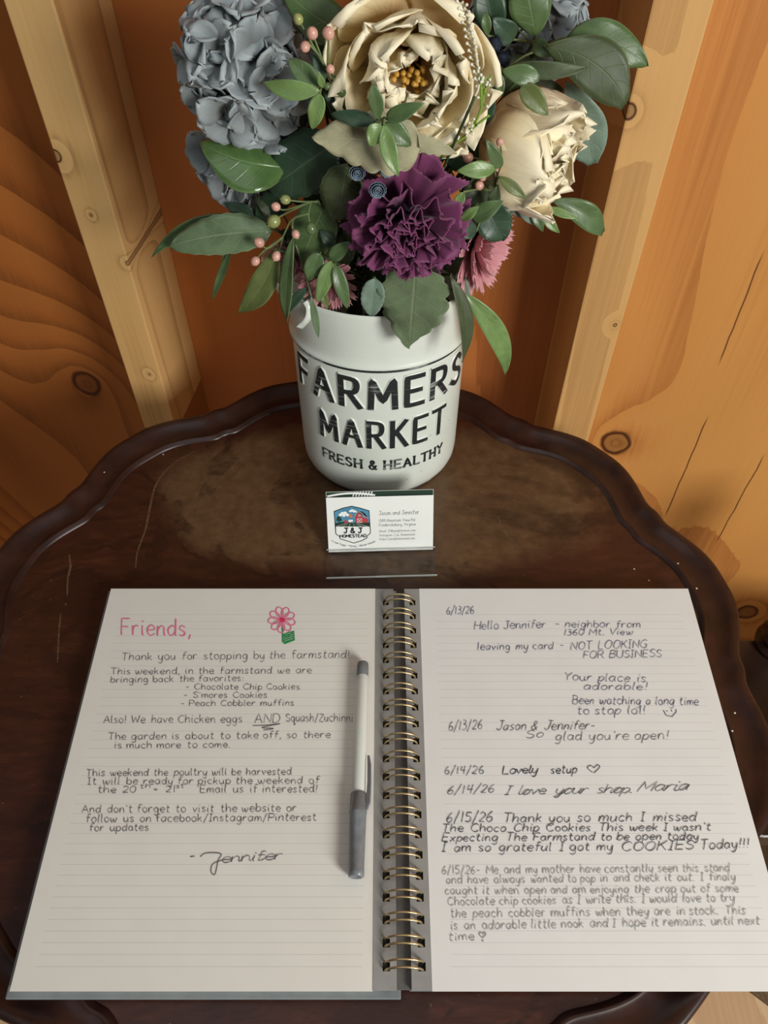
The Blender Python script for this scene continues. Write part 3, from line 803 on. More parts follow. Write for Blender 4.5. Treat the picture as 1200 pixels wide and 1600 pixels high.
mesh_obj('cap', V, F, M_greyp, pen)
# pocket clip, on the side towards the binding
q = pen.rotation_euler.to_matrix().inverted()
sd = q@Vector((0.95, 0, 0.30)); sd.z = 0; sd.normalize()
tv = Vector((-sd.y, sd.x, 0))
bm = bmesh.new()
sec = [(hl-0.0415, 0.0050, 0.0011, 0.0012), (hl-0.046, 0.0068, 0.0013, 0.0012), (hl-0.060, 0.0073, 0.0013, 0.001), (hl-0.072, 0.0070, 0.0011, 0.001), (hl-0.078, 0.0062, 0.0006, 0.0007)]
rows = []
for z, r, w_, t_ in sec:
    c0 = sd*r+Vector((0, 0, z))
    rows.append([bm.verts.new(c0+sd*a*t_+tv*b*w_) for a, b in ((-1, -1), (1, -1), (1, 1), (-1, 1))])
for a, b in zip(rows, rows[1:]):
    for i in range(4): bm.faces.new((a[i], a[(i+1) % 4], b[(i+1) % 4], b[i]))
bm.faces.new(rows[0]); bm.faces.new(rows[-1])
bm_obj('pocket_clip', bm, M_greyp, pen)
# ------------------------------------------------------------------ acrylic card holder and cards
PHI = math.radians(64)
cA_, cB_ = on_h(512, 863, 0.002), on_h(678, 858.5, 0.002)
cmid = (cA_+cB_)/2; yaw = math.atan2(cB_.y-cA_.y, cB_.x-cA_.x)
def cardpt(s, t, o=0.0): return Vector((s, t*math.cos(PHI)-o*math.sin(PHI), t*math.sin(PHI)+o*math.cos(PHI)))
n = NT('clear_acrylic')
M_acr = n.out((1, 1, 1, 1), 0.02, 0.5, Transmission_Weight=1.0, IOR=1.2)
hold = empty('card_holder', (cmid.x, cmid.y, T), 'clear acrylic card holder standing in front of the enamel pitcher', 'card holder')
hold.rotation_euler = (0, 0, yaw)
def prism_x(name, prof, x0, x1, mat, parent):
    """a closed (y, z) outline extruded along x"""
    n_ = len(prof)
    V = [Vector((x0, y, z)) for y, z in prof]+[Vector((x1, y, z)) for y, z in prof]
    F = [(i, (i+1) % n_, n_+(i+1) % n_, n_+i) for i in range(n_)]
    F += [tuple(reversed(range(n_))), tuple(range(n_, 2*n_))]
    bm = bmesh.new()
    bv = [bm.verts.new(v) for v in V]
    for f in F: bm.faces.new([bv[i] for i in f])
    return bm_obj(name, bm, mat, parent)
def strip_prof(pts, th):
    P2 = [Vector((a, b)) for a, b in pts]; L_, R_ = [], []
    for i, p in enumerate(P2):
        d = (P2[min(i+1, len(P2)-1)]-P2[max(i-1, 0)]).normalized(); nn = Vector((-d.y, d.x))*th/2
        L_.append(tuple(p+nn)); R_.append(tuple(p-nn))
    return L_+R_[::-1]
c_, s__ = math.cos(PHI), math.sin(PHI)
def yz(t, o): return (t*c_-o*s__, t*s__+o*c_)
# back rest behind the cards, then the front lip, then the foot reaching forward
prism_x('back_rest', strip_prof([yz(-0.001, -0.0030), yz(0.02, -0.0030), yz(0.0535, -0.0030)], 0.0016), -0.0462, 0.0462, M_acr, hold)
prism_x('front_lip', strip_prof([yz(0.0046, 0.0018), yz(0.003, 0.0018), yz(0.0002, 0.0014), yz(-0.0012, -0.0005), yz(-0.001, -0.0022)], 0.0013), -0.0462, 0.0462, M_acr, hold)
prism_x('foot', strip_prof([(-0.0255, 0.0012), (-0.012, 0.0012), (-0.001, 0.0012), (0.012, 0.0012), (0.024, 0.0012)], 0.0018), -0.0462, 0.0462, M_acr, hold)
M_acre = plain('acrylic_edge', srgb(205, 212, 205), 0.15, 0.6)
bm = bmesh.new(); box(bm, -0.0462, 0.0462, -0.0262, -0.0256, 0.0003, 0.0021)
bm_obj('polished_edge', bm, M_acre, hold)
bm = bmesh.new(); box(bm, -0.0462, 0.0462, yz(0.0051, 0.0018)[0]-0.0005, yz(0.0051, 0.0018)[0]+0.0004, yz(0.0051, 0)[1]-0.0001, yz(0.0051, 0)[1]+0.0004)
bm_obj('polished_edge', bm, M_acre, hold)

M_card = plain('card_stock', srgb(238, 240, 234), 0.6, 0.3, 0.01, 50)
M_dkgreen = plain('dark_green_print', srgb(34, 60, 44), 0.5, 0.3)
M_black = plain('black_print', srgb(30, 32, 36), 0.6, 0.2)
M_grey = plain('grey_print', srgb(70, 72, 76), 0.6, 0.2)
M_white = plain('white_print', srgb(240, 242, 238), 0.6, 0.2, 0.01)
M_sky = plain('sky_blue_print', srgb(86, 146, 176), 0.6, 0.2)
M_barn = plain('barn_red_print', srgb(186, 72, 76), 0.6, 0.2)
M_sun = plain('orange_print', srgb(220, 130, 84), 0.6, 0.2)
def make_card(off, label, t0):
    c = empty('business_card', (0, 0, 0), label, 'card', 'cards in the acrylic holder')
    c.location = hold.location; c.rotation_euler = (0, 0, yaw)
    V = [cardpt(x, t0+t, off+o) for o in (0, 0.0003) for x, t in ((-0.04445, 0.0012), (0.04445, 0.0012), (0.04445, 0.0520), (-0.04445, 0.0520))]
    V = [v+Vector((0, 0, 0.0008)) for v in V]
    F = [(3, 2, 1, 0), (4, 5, 6, 7), (0, 1, 5, 4), (1, 2, 6, 5), (2, 3, 7, 6), (3, 0, 4, 7)]
    mesh_obj('card', V, F, M_card, c, smooth=False)
    return c
card1 = make_card(0.0002, 'front white business card with barn badge and printed address', 0.0)
card2 = make_card(-0.0020, 'business card behind the front one, dark green back showing along its top', 0.0042)
def ct(cx, cy):
    return (cx-595)/950*0.0889, (628-25*(cx-120)/950-cy)/473*0.0508+0.0012
def cp(cx, cy, lay=0, off=0.00052):
    s, t = ct(cx, cy)
    return cardpt(s, t, off+lay*0.00004)+Vector((0, 0, 0.0008))
def cpoly(name, pts, mat, lay=0, parent=None):
    bm = bmesh.new()
    f = bm.faces.new([bm.verts.new(cp(x, y, lay)) for x, y in pts])
    bmesh.ops.triangulate(bm, faces=[f])
    return bm_obj(name, bm, mat, parent or card1)
badge = cpoly('badge', [(343, 222), (420, 238), (500, 262), (503, 350), (508, 455), (497, 470), (482, 480), (472, 505), (420, 530), (350, 550), (290, 530), (228, 512), (218, 485), (200, 478), (188, 462), (185, 360), (182, 268), (260, 240)], M_black)
ins = lambda pts, k=0.955: [(345+(x-345)*k, 385+(y-385)*k) for x, y in pts]
cpoly('badge_sky', ins([(343, 222), (420, 238), (500, 262), (503, 350), (504, 372), (187, 372), (185, 360), (182, 268), (260, 240)]), M_sky, 1, badge)
cpoly('badge_panel', ins([(190, 402), (504, 402), (508, 455), (497, 470), (482, 480), (472, 505), (420, 530), (350, 550), (290, 530), (228, 512), (218, 485), (200, 478), (188, 462)]), M_white, 1, badge)
cpoly('badge_field', ins([(187, 370), (260, 358), (345, 368), (430, 360), (504, 366), (504, 400), (190, 400)], .965), M_dkgreen, 2, badge)
def blob(name, cs, mat, lay):
    bm = bmesh.new()
    for q_, (x, y, r) in enumerate(cs):
        f = bm.faces.new([bm.verts.new(cp(x+r*math.cos(a*TAU/14), y+r*.92*math.sin(a*TAU/14), lay+q_*0.15)) for a in range(14)])
    return bm_obj(name, bm, mat, badge)
blob('sun', [(332, 308, 17)], M_sun, 2)
blob('cloud', [(240, 300, 14), (260, 290, 18), (282, 288, 19), (304, 300, 14), (272, 302, 16)], M_white, 3)
blob('cloud', [(330, 268, 11), (346, 262, 13), (364, 268, 13), (380, 272, 8)], M_white, 3)
blob('cloud', [(322, 352, 13), (340, 350, 11)], M_white, 3)
blob('tree', [(226, 330, 20), (216, 342, 14), (238, 342, 14)], M_dkgreen, 3)
cpoly('tree_trunk', [(223, 345), (230, 345), (231, 366), (222, 366)], M_dkgreen, 3, badge)
blob('tractor', [(285, 358, 14), (302, 362, 9)], M_barn, 3)
cpoly('barn_roof', [(362, 320), (376, 290), (404, 268), (440, 272), (468, 296), (490, 330), (470, 325), (455, 312), (432, 300), (404, 280), (384, 298), (372, 325)], M_black, 4, badge)
cpoly('barn_wall', [(372, 325), (384, 298), (404, 280), (428, 300), (440, 322), (486, 332), (486, 366), (372, 366)], M_barn, 3, badge)
def cstroke(V, F, pts, w, lay, off=0.00052):
    nrm = cardpt(0, 0, 1)-cardpt(0, 0, 0)
    ribbon_world([cp(x, y, lay, off) for x, y in pts], w, 0.0, V, F, nrm=nrm)
V, F = [], []
for pl in ([(365, 322), (378, 294), (404, 272), (432, 284), (448, 306), (490, 328)], [(390, 366), (390, 332), (430, 332), (430, 366), (390, 366)], [(390, 332), (430, 366)], [(430, 332), (390, 366)],
           [(403, 298), (417, 298), (417, 312), (403, 312), (403, 298)]):
    cstroke(V, F, pl, 0.0003, 5)
for q in range(6): cstroke(V, F, [(200+q*56, 399), (330+(200+q*56-345)*0.4+10, 374)], 0.00018, 5)
mesh_obj('barn_lines', V, F, M_white, badge, smooth=False)
def ctext(name, lines, mat, lay=6, parent=None, slab=False):
    V, F = [], []
    for (txt, x0, y0, x1, y1, cap, w) in lines:
        st, tot = layout(txt, 1.9, 4.0)
        k_ = (x1-x0)/(tot-1.9)
        for q in st:
            cstroke(V, F, [(x0+a*k_, y0+(y1-y0)*(a/tot)-b*cap/10) for a, b in q], w, lay)
            if slab:
                for (a, b) in (q[0], q[-1]):
                    if abs(b) < 0.1 or abs(b-10) < 0.1 or abs(b-5.8) < 0.1:
                        cstroke(V, F, [(x0+(a-1.1)*k_, y0+(y1-y0)*(a/tot)-b*cap/10), (x0+(a+1.1)*k_, y0+(y1-y0)*(a/tot)-b*cap/10)], w*0.8, lay)
    return mesh_obj(name, V, F, mat, parent or card1, smooth=False)
ctext('badge_lettering', [('J & J', 268, 456, 424, 454, 42, 0.0011), ], M_black, 6, badge, True)
ctext('badge_lettering', [('HOMESTEAD', 230, 497, 466, 492, 25, 0.0007)], M_black, 6, badge)
ctext('printed_name', [('Jason and Jennifer', 585, 302, 942, 290, 34, 0.00030)], M_grey, 1, None, True)
ctext('printed_address', [('1589 Mountain View Rd', 584, 360, 905, 351, 22, 0.00024), ('Fredericksburg, Virginia', 584, 399, 912, 389, 22, 0.00024),
                          ('Email: JJ@jandjfarmsva.com', 584, 450, 910, 441, 18, 0.00020), ('Instagram: J_&_Jhomestead', 586, 486, 903, 477, 18, 0.00020), ('https://jandjhomestead.com', 586, 520, 903, 511, 18, 0.00020)], M_grey, 1, None, True)
V, F = [], []
st, tot = layout('Fresh Eggs * Honey * Baked Goods', 1.9, 4.5)
for q in st:
    pts = []
    for a, b in q:
        u = a/tot*2-1; yb = 580-46*u*u; nx = u*0.42; ln = math.hypot(nx, 1)
        pts.append((352+194*u+nx/ln*b*1.6, yb-b*1.6/ln-12*u*0))
    cstroke(V, F, pts, 0.00025, 2)
mesh_obj('badge_motto', V, F, M_grey, card1, smooth=False)
# printed back design of the card behind: green band with a white arc and hatching
V = [cardpt(x, 0.0042+t, -0.0020+0.00035)+Vector((0, 0, 0.0008)) for x, t in ((-0.0442, 0.040), (0.0442, 0.040), (0.0442, 0.0518), (-0.0442, 0.0518))]
mesh_obj('green_back_print', V, [(0, 1, 2, 3)], M_dkgreen, card2, smooth=False)
V, F = [], []
nrm = cardpt(0, 0, 1)-cardpt(0, 0, 0)
def c2(s, t, l=0): return cardpt(s, t+0.0022, -0.0016+l)+Vector((0, 0, 0.0008))
ribbon_world([c2(-0.0435+0.0396*k_/14, 0.0488+0.0036*math.sin(PI*(k_+2)/18)) for k_ in range(15)], 0.0016, 0.00003, V, F, nrm=nrm)
for k_ in range(7): ribbon_world([c2(-0.0225+k_*0.0024, 0.0492), c2(-0.0205+k_*0.0024, 0.0535)], 0.0009, 0.00006, V, F, nrm=nrm)
mesh_obj('hatched_back_print', V, F, M_white, card2, smooth=False)

# ------------------------------------------------------------------ enamel pitcher
VX, VY, VA, VB_ = -0.004, 0.511, 0.0688, 0.056
RING = 0.157
def smooth(t): t = max(0, min(1, t)); return t*t*(3-2*t)
def vprof(h):
    if h < 0.03:
        t = 1-h/0.03
        return 1-0.20*(t**2.6)
    return 1.0+0.0*h
def vpt(phi, h, off=0.0, spout=True):
    f = vprof(h)
    up = smooth((h-0.162)/0.05)
    f += 0.055*up
    if spout:
        g = math.exp(-((phi+PI/2)/0.50)**2)
        f += 0.21*up*up*g
        h2 = h+0.008*smooth((h-0.18)/0.03)*g
    else: h2 = h
    nx, ny = math.sin(phi), -math.cos(phi)
    a, b = VA*f+off, VB_*f+off
    return Vector((VX+a*nx, VY+b*ny, T+h2))
n = NT('white_enamel')
co = n.coord(); s_ = n.sep(co)
na = n.noise(n.scale(co, (60, 60, 18)), 1, 4, 0.7)
def band(z0, w_): return n.m('LESS_THAN', n.m('ABSOLUTE', n.m('SUBTRACT', s_[2], z0)), n.m('MULTIPLY', n.m('GREATER_THAN', na, 0.36), w_))
bands = n.m('MAXIMUM', band(0.1558, 0.0012), n.m('MULTIPLY', n.m('LESS_THAN', s_[2], 0.0035), n.m('GREATER_THAN', na, 0.3)))
chips = n.m('MULTIPLY', n.m('GREATER_THAN', n.noise(co, 130, 3, 0.6), 0.735), 0.55)
col = n.mix(n.m('MAXIMUM', bands, chips), n.ramp(n.noise(co, 18, 3), [(0.3, srgb(216, 224, 212)), (0.7, srgb(228, 234, 224))]), srgb(40, 42, 42))
M_enam = n.out(col, 0.34, 0.5, Coat_Weight=0.25, Coat_Roughness=0.2)
n = NT('worn_black_paint')
co = n.coord()
st_ = n.noise(n.scale(co, (30, 30, 420)), 1, 3, 0.7)
lo = n.noise(co, 60, 2)
mk = n.ss(n.m('ADD', n.m('MULTIPLY', st_, 0.7), n.m('MULTIPLY', lo, 0.5)), 0.66, 0.82)
M_vblack = n.out(n.mix(n.m('MULTIPLY', mk, 0.75), srgb(36, 38, 40), srgb(190, 194, 186)), 0.5, 0.4)

vase = empty('enamel_pitcher', (VX, VY, T), 'white distressed enamel pitcher lettered FARMERS MARKET holding the flowers', 'vase')
VO = vase.location.copy()
hs = [0, 0.0015, 0.004, 0.008, 0.013, 0.02, 0.03]+[0.03+0.0125*k for k in range(1, 10)]+[0.1535, 0.1548, 0.1560, 0.1575, 0.1590, 0.163, 0.168, 0.174, 0.180, 0.186, 0.192, 0.198, 0.203, 0.2065]
NS = 96
V, F = [], []
def bead(h): return 0.0022*math.exp(-((h-0.1575)/0.0016)**2)-0.0008*math.exp(-((h-0.1545)/0.0012)**2)
rows_ = [(h, bead(h)) for h in hs]+[(0.2075, -0.0006), (0.2065, -0.0016), (0.20, -0.0022), (0.18, -0.0022), (0.157, -0.0025), (0.10, -0.0025), (0.02, -0.004)]
for h, of in rows_:
    for k in range(NS): V.append(vpt(-PI+TAU*k/NS, h, of)-VO)
for i in range(len(rows_)-1):
    for k in range(NS):
        k2 = (k+1) % NS; F.append((i*NS+k, i*NS+k2, (i+1)*NS+k2, (i+1)*NS+k))
F.append(tuple(reversed(range(NS)))); F.append(tuple((len(rows_)-1)*NS+k for k in range(NS)))
mesh_obj('body', V, F, M_enam, vase)
# black foot ring
V, F = tube_geo([vpt(TAU*k/64, 0.0022, 0.0006)-VO for k in range(64)], 0.0012, 6, True)
mesh_obj('foot_ring', V, F, M_vblack, vase)
V, F = tube_geo([vpt(TAU*k/96, 0.1548, 0.0003)-VO for k in range(96)], 0.0010, 6, True)
mesh_obj('trim_line', V, F, M_vblack, vase)
# strap lug below the spout
pts = cr([on_y(478, 470, 0.468), on_y(484, 482, 0.466), on_y(481, 497, 0.465), on_y(467, 512, 0.465)], 6)
V, F = ribbon_world([p-VO for p in pts], 0.006, 0, nrm=Vector((0.5, -0.8, 0.1)).normalized())
V = [Vector(v) for v in V]
o = mesh_obj('side_lug', V, F, M_enam, vase); solid(o, 0.0012)

def vtext(text, phi0, phi1, h0, cap, w, gap=2.2, space=3.5, slab=False, name='lettering', narrow=1.0, border=True, lift=0.0):
    Vw, Fw, Vb, Fb = [], [], [], []
    st, tot = layout(text, gap, space, n=4)
    k_ = (phi1-phi0)/(tot-gap)
    R_ = 0.062
    def surf(a, b, off):
        return vpt(phi0+a*k_, h0+b*cap/10, off)-VO
    def rib(q, prof, V_, F_):
        # densify, then sweep a small profile along the stroke over the curved wall
        d = []
        for i in range(len(q)-1):
            (a0, b0), (a1, b1) = q[i], q[i+1]
            L = math.hypot((a1-a0)*k_*R_, (b1-b0)*cap/10); m_ = max(1, int(L/0.0016))
            for j in range(m_): d.append((a0+(a1-a0)*j/m_, b0+(b1-b0)*j/m_))
        d.append(q[-1])
        b = len(V_); m_ = len(prof)
        for i, (a, bb) in enumerate(d):
            a0, b0 = d[max(i-1, 0)]; a1, b1 = d[min(i+1, len(d)-1)]
            dx, dy = (a1-a0)*k_*R_, (b1-b0)*cap/10; L = math.hypot(dx, dy) or 1
            px_, py_ = -dy/L, dx/L
            ext = 0
            for o_, of in prof:
                V_.append(surf(a+px_*o_/(k_*R_), bb+py_*o_*10/cap, of))
        for i in range(len(d)-1):
            for j in range(m_-1): F_.append((b+i*m_+j, b+i*m_+j+1, b+(i+1)*m_+j+1, b+(i+1)*m_+j))
    for idx, q in enumerate(st):
        hw = w/2
        # extend the ends a little so that corners close
        q = list(q)
        for e, f_ in ((0, 1), (-1, -2)):
            dx, dy = (q[e][0]-q[f_][0])*k_*R_, (q[e][1]-q[f_][1])*cap/10; L = math.hypot(dx, dy) or 1
            q[e] = (q[e][0]+dx/L*hw*0.9/(k_*R_), q[e][1]+dy/L*hw*0.9*10/cap)
        if border: rib(q, [(-hw-0.0009, 0.0), (-hw-0.0004, 0.0008), (-hw, 0.0009), (hw, 0.0009), (hw+0.0004, 0.0008), (hw+0.0009, 0.0)], Vw, Fw)
        rib(q, [(-hw, 0.00105+lift+idx*0.00001), (0, 0.00105+lift+idx*0.00001), (hw, 0.00105+lift+idx*0.00001)], Vb, Fb)
        if slab:
            for (a, b) in (st[idx][0], st[idx][-1]):
                if abs(b) < 0.1 or abs(b-10) < 0.1:
                    rib([(a-1.7, b+(0.3 if b < 5 else -0.3)), (a+1.7, b+(0.3 if b < 5 else -0.3))], [(-w*0.35, 0.0010+lift), (w*0.35, 0.0010+lift)], Vb, Fb)
    if border: mesh_obj('raised_edge', Vw, Fw, M_enam, vase)
    o = mesh_obj(name, Vb, Fb, M_vblack, vase, smooth=False)
    return o
fy = VY-VB_
def hfront(py): return on_y(597, py, fy).z-T
vtext('FARMERS', math.radians(-64), math.radians(67), hfront(637), hfront(594)-hfront(637), 0.0045, gap=3.9)
vtext('MARKET', math.radians(-43), math.radians(50), hfront(698), hfront(660)-hfront(698), 0.0038, gap=3.9)
vtext('FRESH & HEALTHY', math.radians(-44), math.radians(51), hfront(733), hfront(720)-hfront(733), 0.0017, gap=3.6, space=4.5, slab=True, border=False, lift=-0.0007)
# ------------------------------------------------------------------ silk flowers and foliage
def leafmat(name, base, vein, rough=0.4, back=None, veins=7, sub=0.0, edge=None):
    n = NT(name)
    uv = n.sep(n.n('ShaderNodeTexCoord').outputs['UV'])
    u = n.m('ABSOLUTE', n.m('SUBTRACT', n.m('MULTIPLY', uv[0], 2.0), 1.0)); v = uv[1]
    ns = n.noise(n.coord(), 90, 4, 0.6)
    mid = n.ss(u, 0.055, 0.015)
    fr = n.m('FRACT', n.m('MULTIPLY', n.m('SUBTRACT', v, n.m('MULTIPLY', u, 0.22)), float(veins)))
    sv = n.m('MULTIPLY', n.ss(n.m('ABSOLUTE', n.m('SUBTRACT', fr, 0.5)), 0.06, 0.02), n.m('SUBTRACT', 1.0, n.ss(u, 0.6, 0.95)))
    col = n.ramp(ns, [(0.3, tuple(c*0.78 for c in base[:3])+(1,)), (0.7, tuple(min(1, c*1.18) for c in base[:3])+(1,))])
    vv = n.m('MAXIMUM', mid, n.m('MULTIPLY', sv, 0.45))
    col = n.mix(n.m('MULTIPLY', vv, 0.55), col, vein)
    col = n.mix(n.m('MULTIPLY', n.ss(u, 0.90, 0.99), 0.55), col, edge or vein)
    n.bump(n.m('SUBTRACT', n.m('MULTIPLY', ns, 0.4), vv), 0.0007, 0.5)
    return n.out(col, rough, 0.5)
LM = {
 'green': leafmat('leaf_green', srgb(84, 108, 66), srgb(118, 138, 94), 0.36),
 'gloss': leafmat('leaf_glossy_green', srgb(80, 108, 60), srgb(112, 138, 88), 0.20),
 'sage': leafmat('leaf_sage', srgb(98, 118, 86), srgb(140, 154, 120), 0.28),
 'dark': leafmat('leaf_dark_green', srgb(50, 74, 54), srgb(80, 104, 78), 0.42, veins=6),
 'olive': leafmat('leaf_olive', srgb(96, 108, 58), srgb(134, 142, 92), 0.42),
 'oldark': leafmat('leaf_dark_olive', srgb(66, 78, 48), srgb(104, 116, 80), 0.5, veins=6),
 'light': leafmat('leaf_light_green', srgb(112, 140, 80), srgb(142, 164, 108), 0.36),
 'dusty': leafmat('leaf_dusty_beige', srgb(162, 158, 126), srgb(182, 176, 146), 0.85, veins=4),
 'dustyg': leafmat('leaf_dusty_green', srgb(96, 112, 80), srgb(124, 136, 104), 0.9, veins=5),
 'euca': leafmat('leaf_grey_green', srgb(112, 134, 116), srgb(140, 158, 140), 0.6, veins=5),
}
M_stem = plain('stem_green', srgb(110, 126, 78), 0.55, 0.4, 0.15, 80)
M_stemd = plain('stem_dark', srgb(62, 78, 48), 0.6, 0.3, 0.15, 80)

def leaf_geo(L, W, kind, fold, bend, side, seed, twist=0.0):
    rr = random.Random(seed)
    nu, nv = 8, (40 if kind == 'scallop' else 16)
    V, F, UV = [], [], []
    ph = rr.uniform(0, 6)
    for j in range(nv+1):
        v = j/nv
        if kind == 'lance': w = math.sin(PI*min(1, v**0.85))**0.85
        elif kind == 'ovate': w = math.sin(PI*v**0.72)**0.72
        elif kind == 'round': w = math.sin(PI*v**0.88)**0.55
        elif kind == 'blunt': w = math.sin(PI*min(0.97, v)**1.25)**0.62
        elif kind == 'scallop': w = (math.sin(PI*v**0.62)**0.75)*(0.84+0.20*abs(math.sin(v*PI*5.5+0.3))**0.7)
        elif kind == 'serr': w = (math.sin(PI*v**0.78)**0.62)*(1.0-0.06*(j % 2))
        w = max(w, 0.0 if j == nv else 0.035)
        if j == 0: w = 0.03
        y = L*v
        arc = 4*v*(1-v)
        for i in range(nu+1):
            u = i/nu*2-1
            x = u*W/2*w
            z = fold*abs(u)*W/2*w + bend*L*arc + 0.05*W*math.sin(v*9+ph+u*1.3)*abs(u)**1.5*(1.6 if kind in ('scallop', 'round') else 1)
            tw = twist*(v-0.5)
            xx = x*math.cos(tw)-0*z; zz = z+x*math.sin(tw)
            V.append(Vector((xx+side*L*arc, y, zz)))
            UV.append((i/nu, v))
    for j in range(nv):
        for i in range(nu):
            a = j*(nu+1)+i; F.append((a, a+1, a+nu+2, a+nu+1))
    return V, F, UV
def frame_m(y, n_):
    y = y.normalized(); z = (n_-y*n_.dot(y)).normalized(); x = y.cross(z)
    return Matrix((x, y, z)).transposed()
def leaf(parent, b, t, wpx, mat, kind='lance', fold=0.18, bend=0.08, side=0.0, tilt=(0, 0, 0), seed=0, name='leaf', twist=0.0, label=None):
    """b and t are world points of the leaf's base and tip; wpx its width in photo pixels there"""
    mid = (b+t)/2
    W = wpx*depth(mid)/FPX
    L = (t-b).length
    nrm = (CAM-mid).normalized()+Vector(tilt)
    R = frame_m(t-b, nrm)
    V, F, UV = leaf_geo(L, W, kind, fold, bend, side, seed, twist)
    inv = parent.matrix_world.inverted()
    V = [inv@(b+R@v) for v in V]
    o = mesh_obj(name, V, F, LM[mat], parent, True, UV)
    solid(o, 0.0005)
    if label: o['label'] = label
    return o
MOUTH = Vector((VX, VY, T+0.185))
rs = random.Random(5)
def root(name, loc, label, cat, group=None, axis=None, up=None):
    e = empty(name, loc, label, cat, group)
    if axis is not None:
        R = frame_m(Vector(up or (0, 0, 1)), axis)
        e.rotation_euler = R.to_euler()
        e.matrix_world = Matrix.Translation(loc)@R.to_4x4()
    else: e.matrix_world = Matrix.Translation(loc)
    return e
def stem(parent, p, r=0.0012, mat=None, via=None, spread=0.022):
    a = Vector((rs.uniform(-spread, spread), rs.uniform(-spread, spread)*0.8, 0))
    top = MOUTH+a; foot = MOUTH+a*0.6+Vector((0, 0, -0.11))
    d = p-top
    pts = [p]+([via] if via is not None else [top+Vector((d.x*0.42, d.y*0.42, d.z*0.5))])+[top, foot]
    inv = parent.matrix_world.inverted()
    return tube('stem', [inv@q for q in cr(pts, 7)], r, mat or M_stemd, parent, 6)

# -------- petals grown round an axis (local +Z of the flower)
def petal_geo(L, W, az, a0, a1, R, r0=0.002, z0=0.0, ruf=0.0, frq=3, prof='peony', seed=0, nu=12, nv=11, serr=0.0, curl=0.0, crump=0.0):
    """the centre line starts at radius r0, angle a0 from the axis, and turns to a1; R is the cup radius"""
    rr = random.Random(seed); ph = rr.uniform(0, 6); ph2 = rr.uniform(0, 6)
    V, F, UV = [], [], []
    ca, sa = math.cos(az), math.sin(az)
    rad, z = r0, z0
    vv_ = [1-(1-j/nv)**1.35 for j in range(nv+1)]
    for j in range(nv+1):
        v = vv_[j]
        if j:
            vm = (v+vv_[j-1])/2; dl = L*(v-vv_[j-1])
            a = math.radians(a0+(a1-a0)*vm)
            if curl and vm > 0.72: a += math.radians(curl)*(vm-0.72)/0.28
            rad += dl*math.sin(a); z += dl*math.cos(a)
        a = math.radians(a0+(a1-a0)*v)+(math.radians(curl)*(v-0.72)/0.28 if curl and v > 0.72 else 0)
        if prof in ('peony', 'round'):
            w = 0.22+0.78*smooth(v/0.55)
            if v > 0.5: w *= max(0.0, 1-((v-0.5)/0.5)**2.6)**0.5
            w = max(w, 0.10)
        elif prof == 'fan': w = 0.12+0.88*v**0.8
        elif prof == 'strap': w = 0.45+0.55*math.sin(PI*(0.1+0.8*v))
        for i in range(nu+1):
            u = i/nu*2-1
            x = u*W/2*w
            psi = x/R
            tang = R*math.sin(psi); inw = R*(1-math.cos(psi))
            q = ruf*(v**2.2)*math.sin(u*frq*PI+ph)+ruf*0.45*(v**2)*math.sin(u*frq*2.3*PI+ph2)
            q += crump*noise.noise(Vector((u*2.3+seed, v*3.1, seed*0.37)))*(0.3+v)
            tip = 0.0
            if j == nv:
                if serr: tip += serr*(1 if i % 2 else -1)*L
                tip += L*0.05*math.sin(u*5+ph)
            # q moves along the petal's own normal, tip along its direction
            rad_ = rad-inw*math.cos(a)*1.0+q*math.cos(a)+tip*math.sin(a)
            z_ = z+inw*math.sin(a)-q*math.sin(a)+tip*math.cos(a)
            V.append(Vector((rad_*ca-tang*sa, rad_*sa+tang*ca, z_)))
            UV.append((i/nu, v))
    for j in range(nv):
        for i in range(nu):
            b = j*(nu+1)+i; F.append((b, b+1, b+nu+2, b+nu+1))
    return V, F, UV
def petalmat(name, c0, c1, c2, rough=0.6, streak=0.35, trans=0.12):
    n = NT(name)
    uv = n.sep(n.n('ShaderNodeTexCoord').outputs['UV'])
    st = n.noise(n.scale(n.n('ShaderNodeTexCoord').outputs['UV'], (38, 2.2, 1)), 1, 3, 0.6)
    v = n.m('ADD', uv[1], n.m('MULTIPLY', n.m('SUBTRACT', st, 0.5), streak))
    col = n.ramp(v, [(0.0, c0), (0.55, c1), (0.98, c2)])
    n.bump(st, 0.0006, 0.4)
    return n.out(col, rough, 0.35, Sheen_Weight=0.15)
M_cream = petalmat('cream_petal', srgb(204, 152, 84), srgb(236, 216, 168), srgb(248, 238, 206))
M_hyd = petalmat('blue_grey_petal', srgb(96, 88, 82), srgb(132, 140, 142), srgb(172, 182, 184), 0.62, 0.2)  # brown shade at the base and highlights at the rim put into the colour
M_purp = petalmat('plum_petal', srgb(46, 10, 36), srgb(84, 24, 64), srgb(122, 58, 98), 0.6, 0.12)
M_pinkp = petalmat('dusty_pink_petal', srgb(150, 86, 98), srgb(196, 128, 136), srgb(216, 154, 158), 0.55, 0.2)
M_gold = plain('gold_stamen', srgb(214, 164, 70), 0.28, 0.6, 0.1, 300)
M_core = plain('flower_core', srgb(60, 38, 34), 0.8, 0.2)

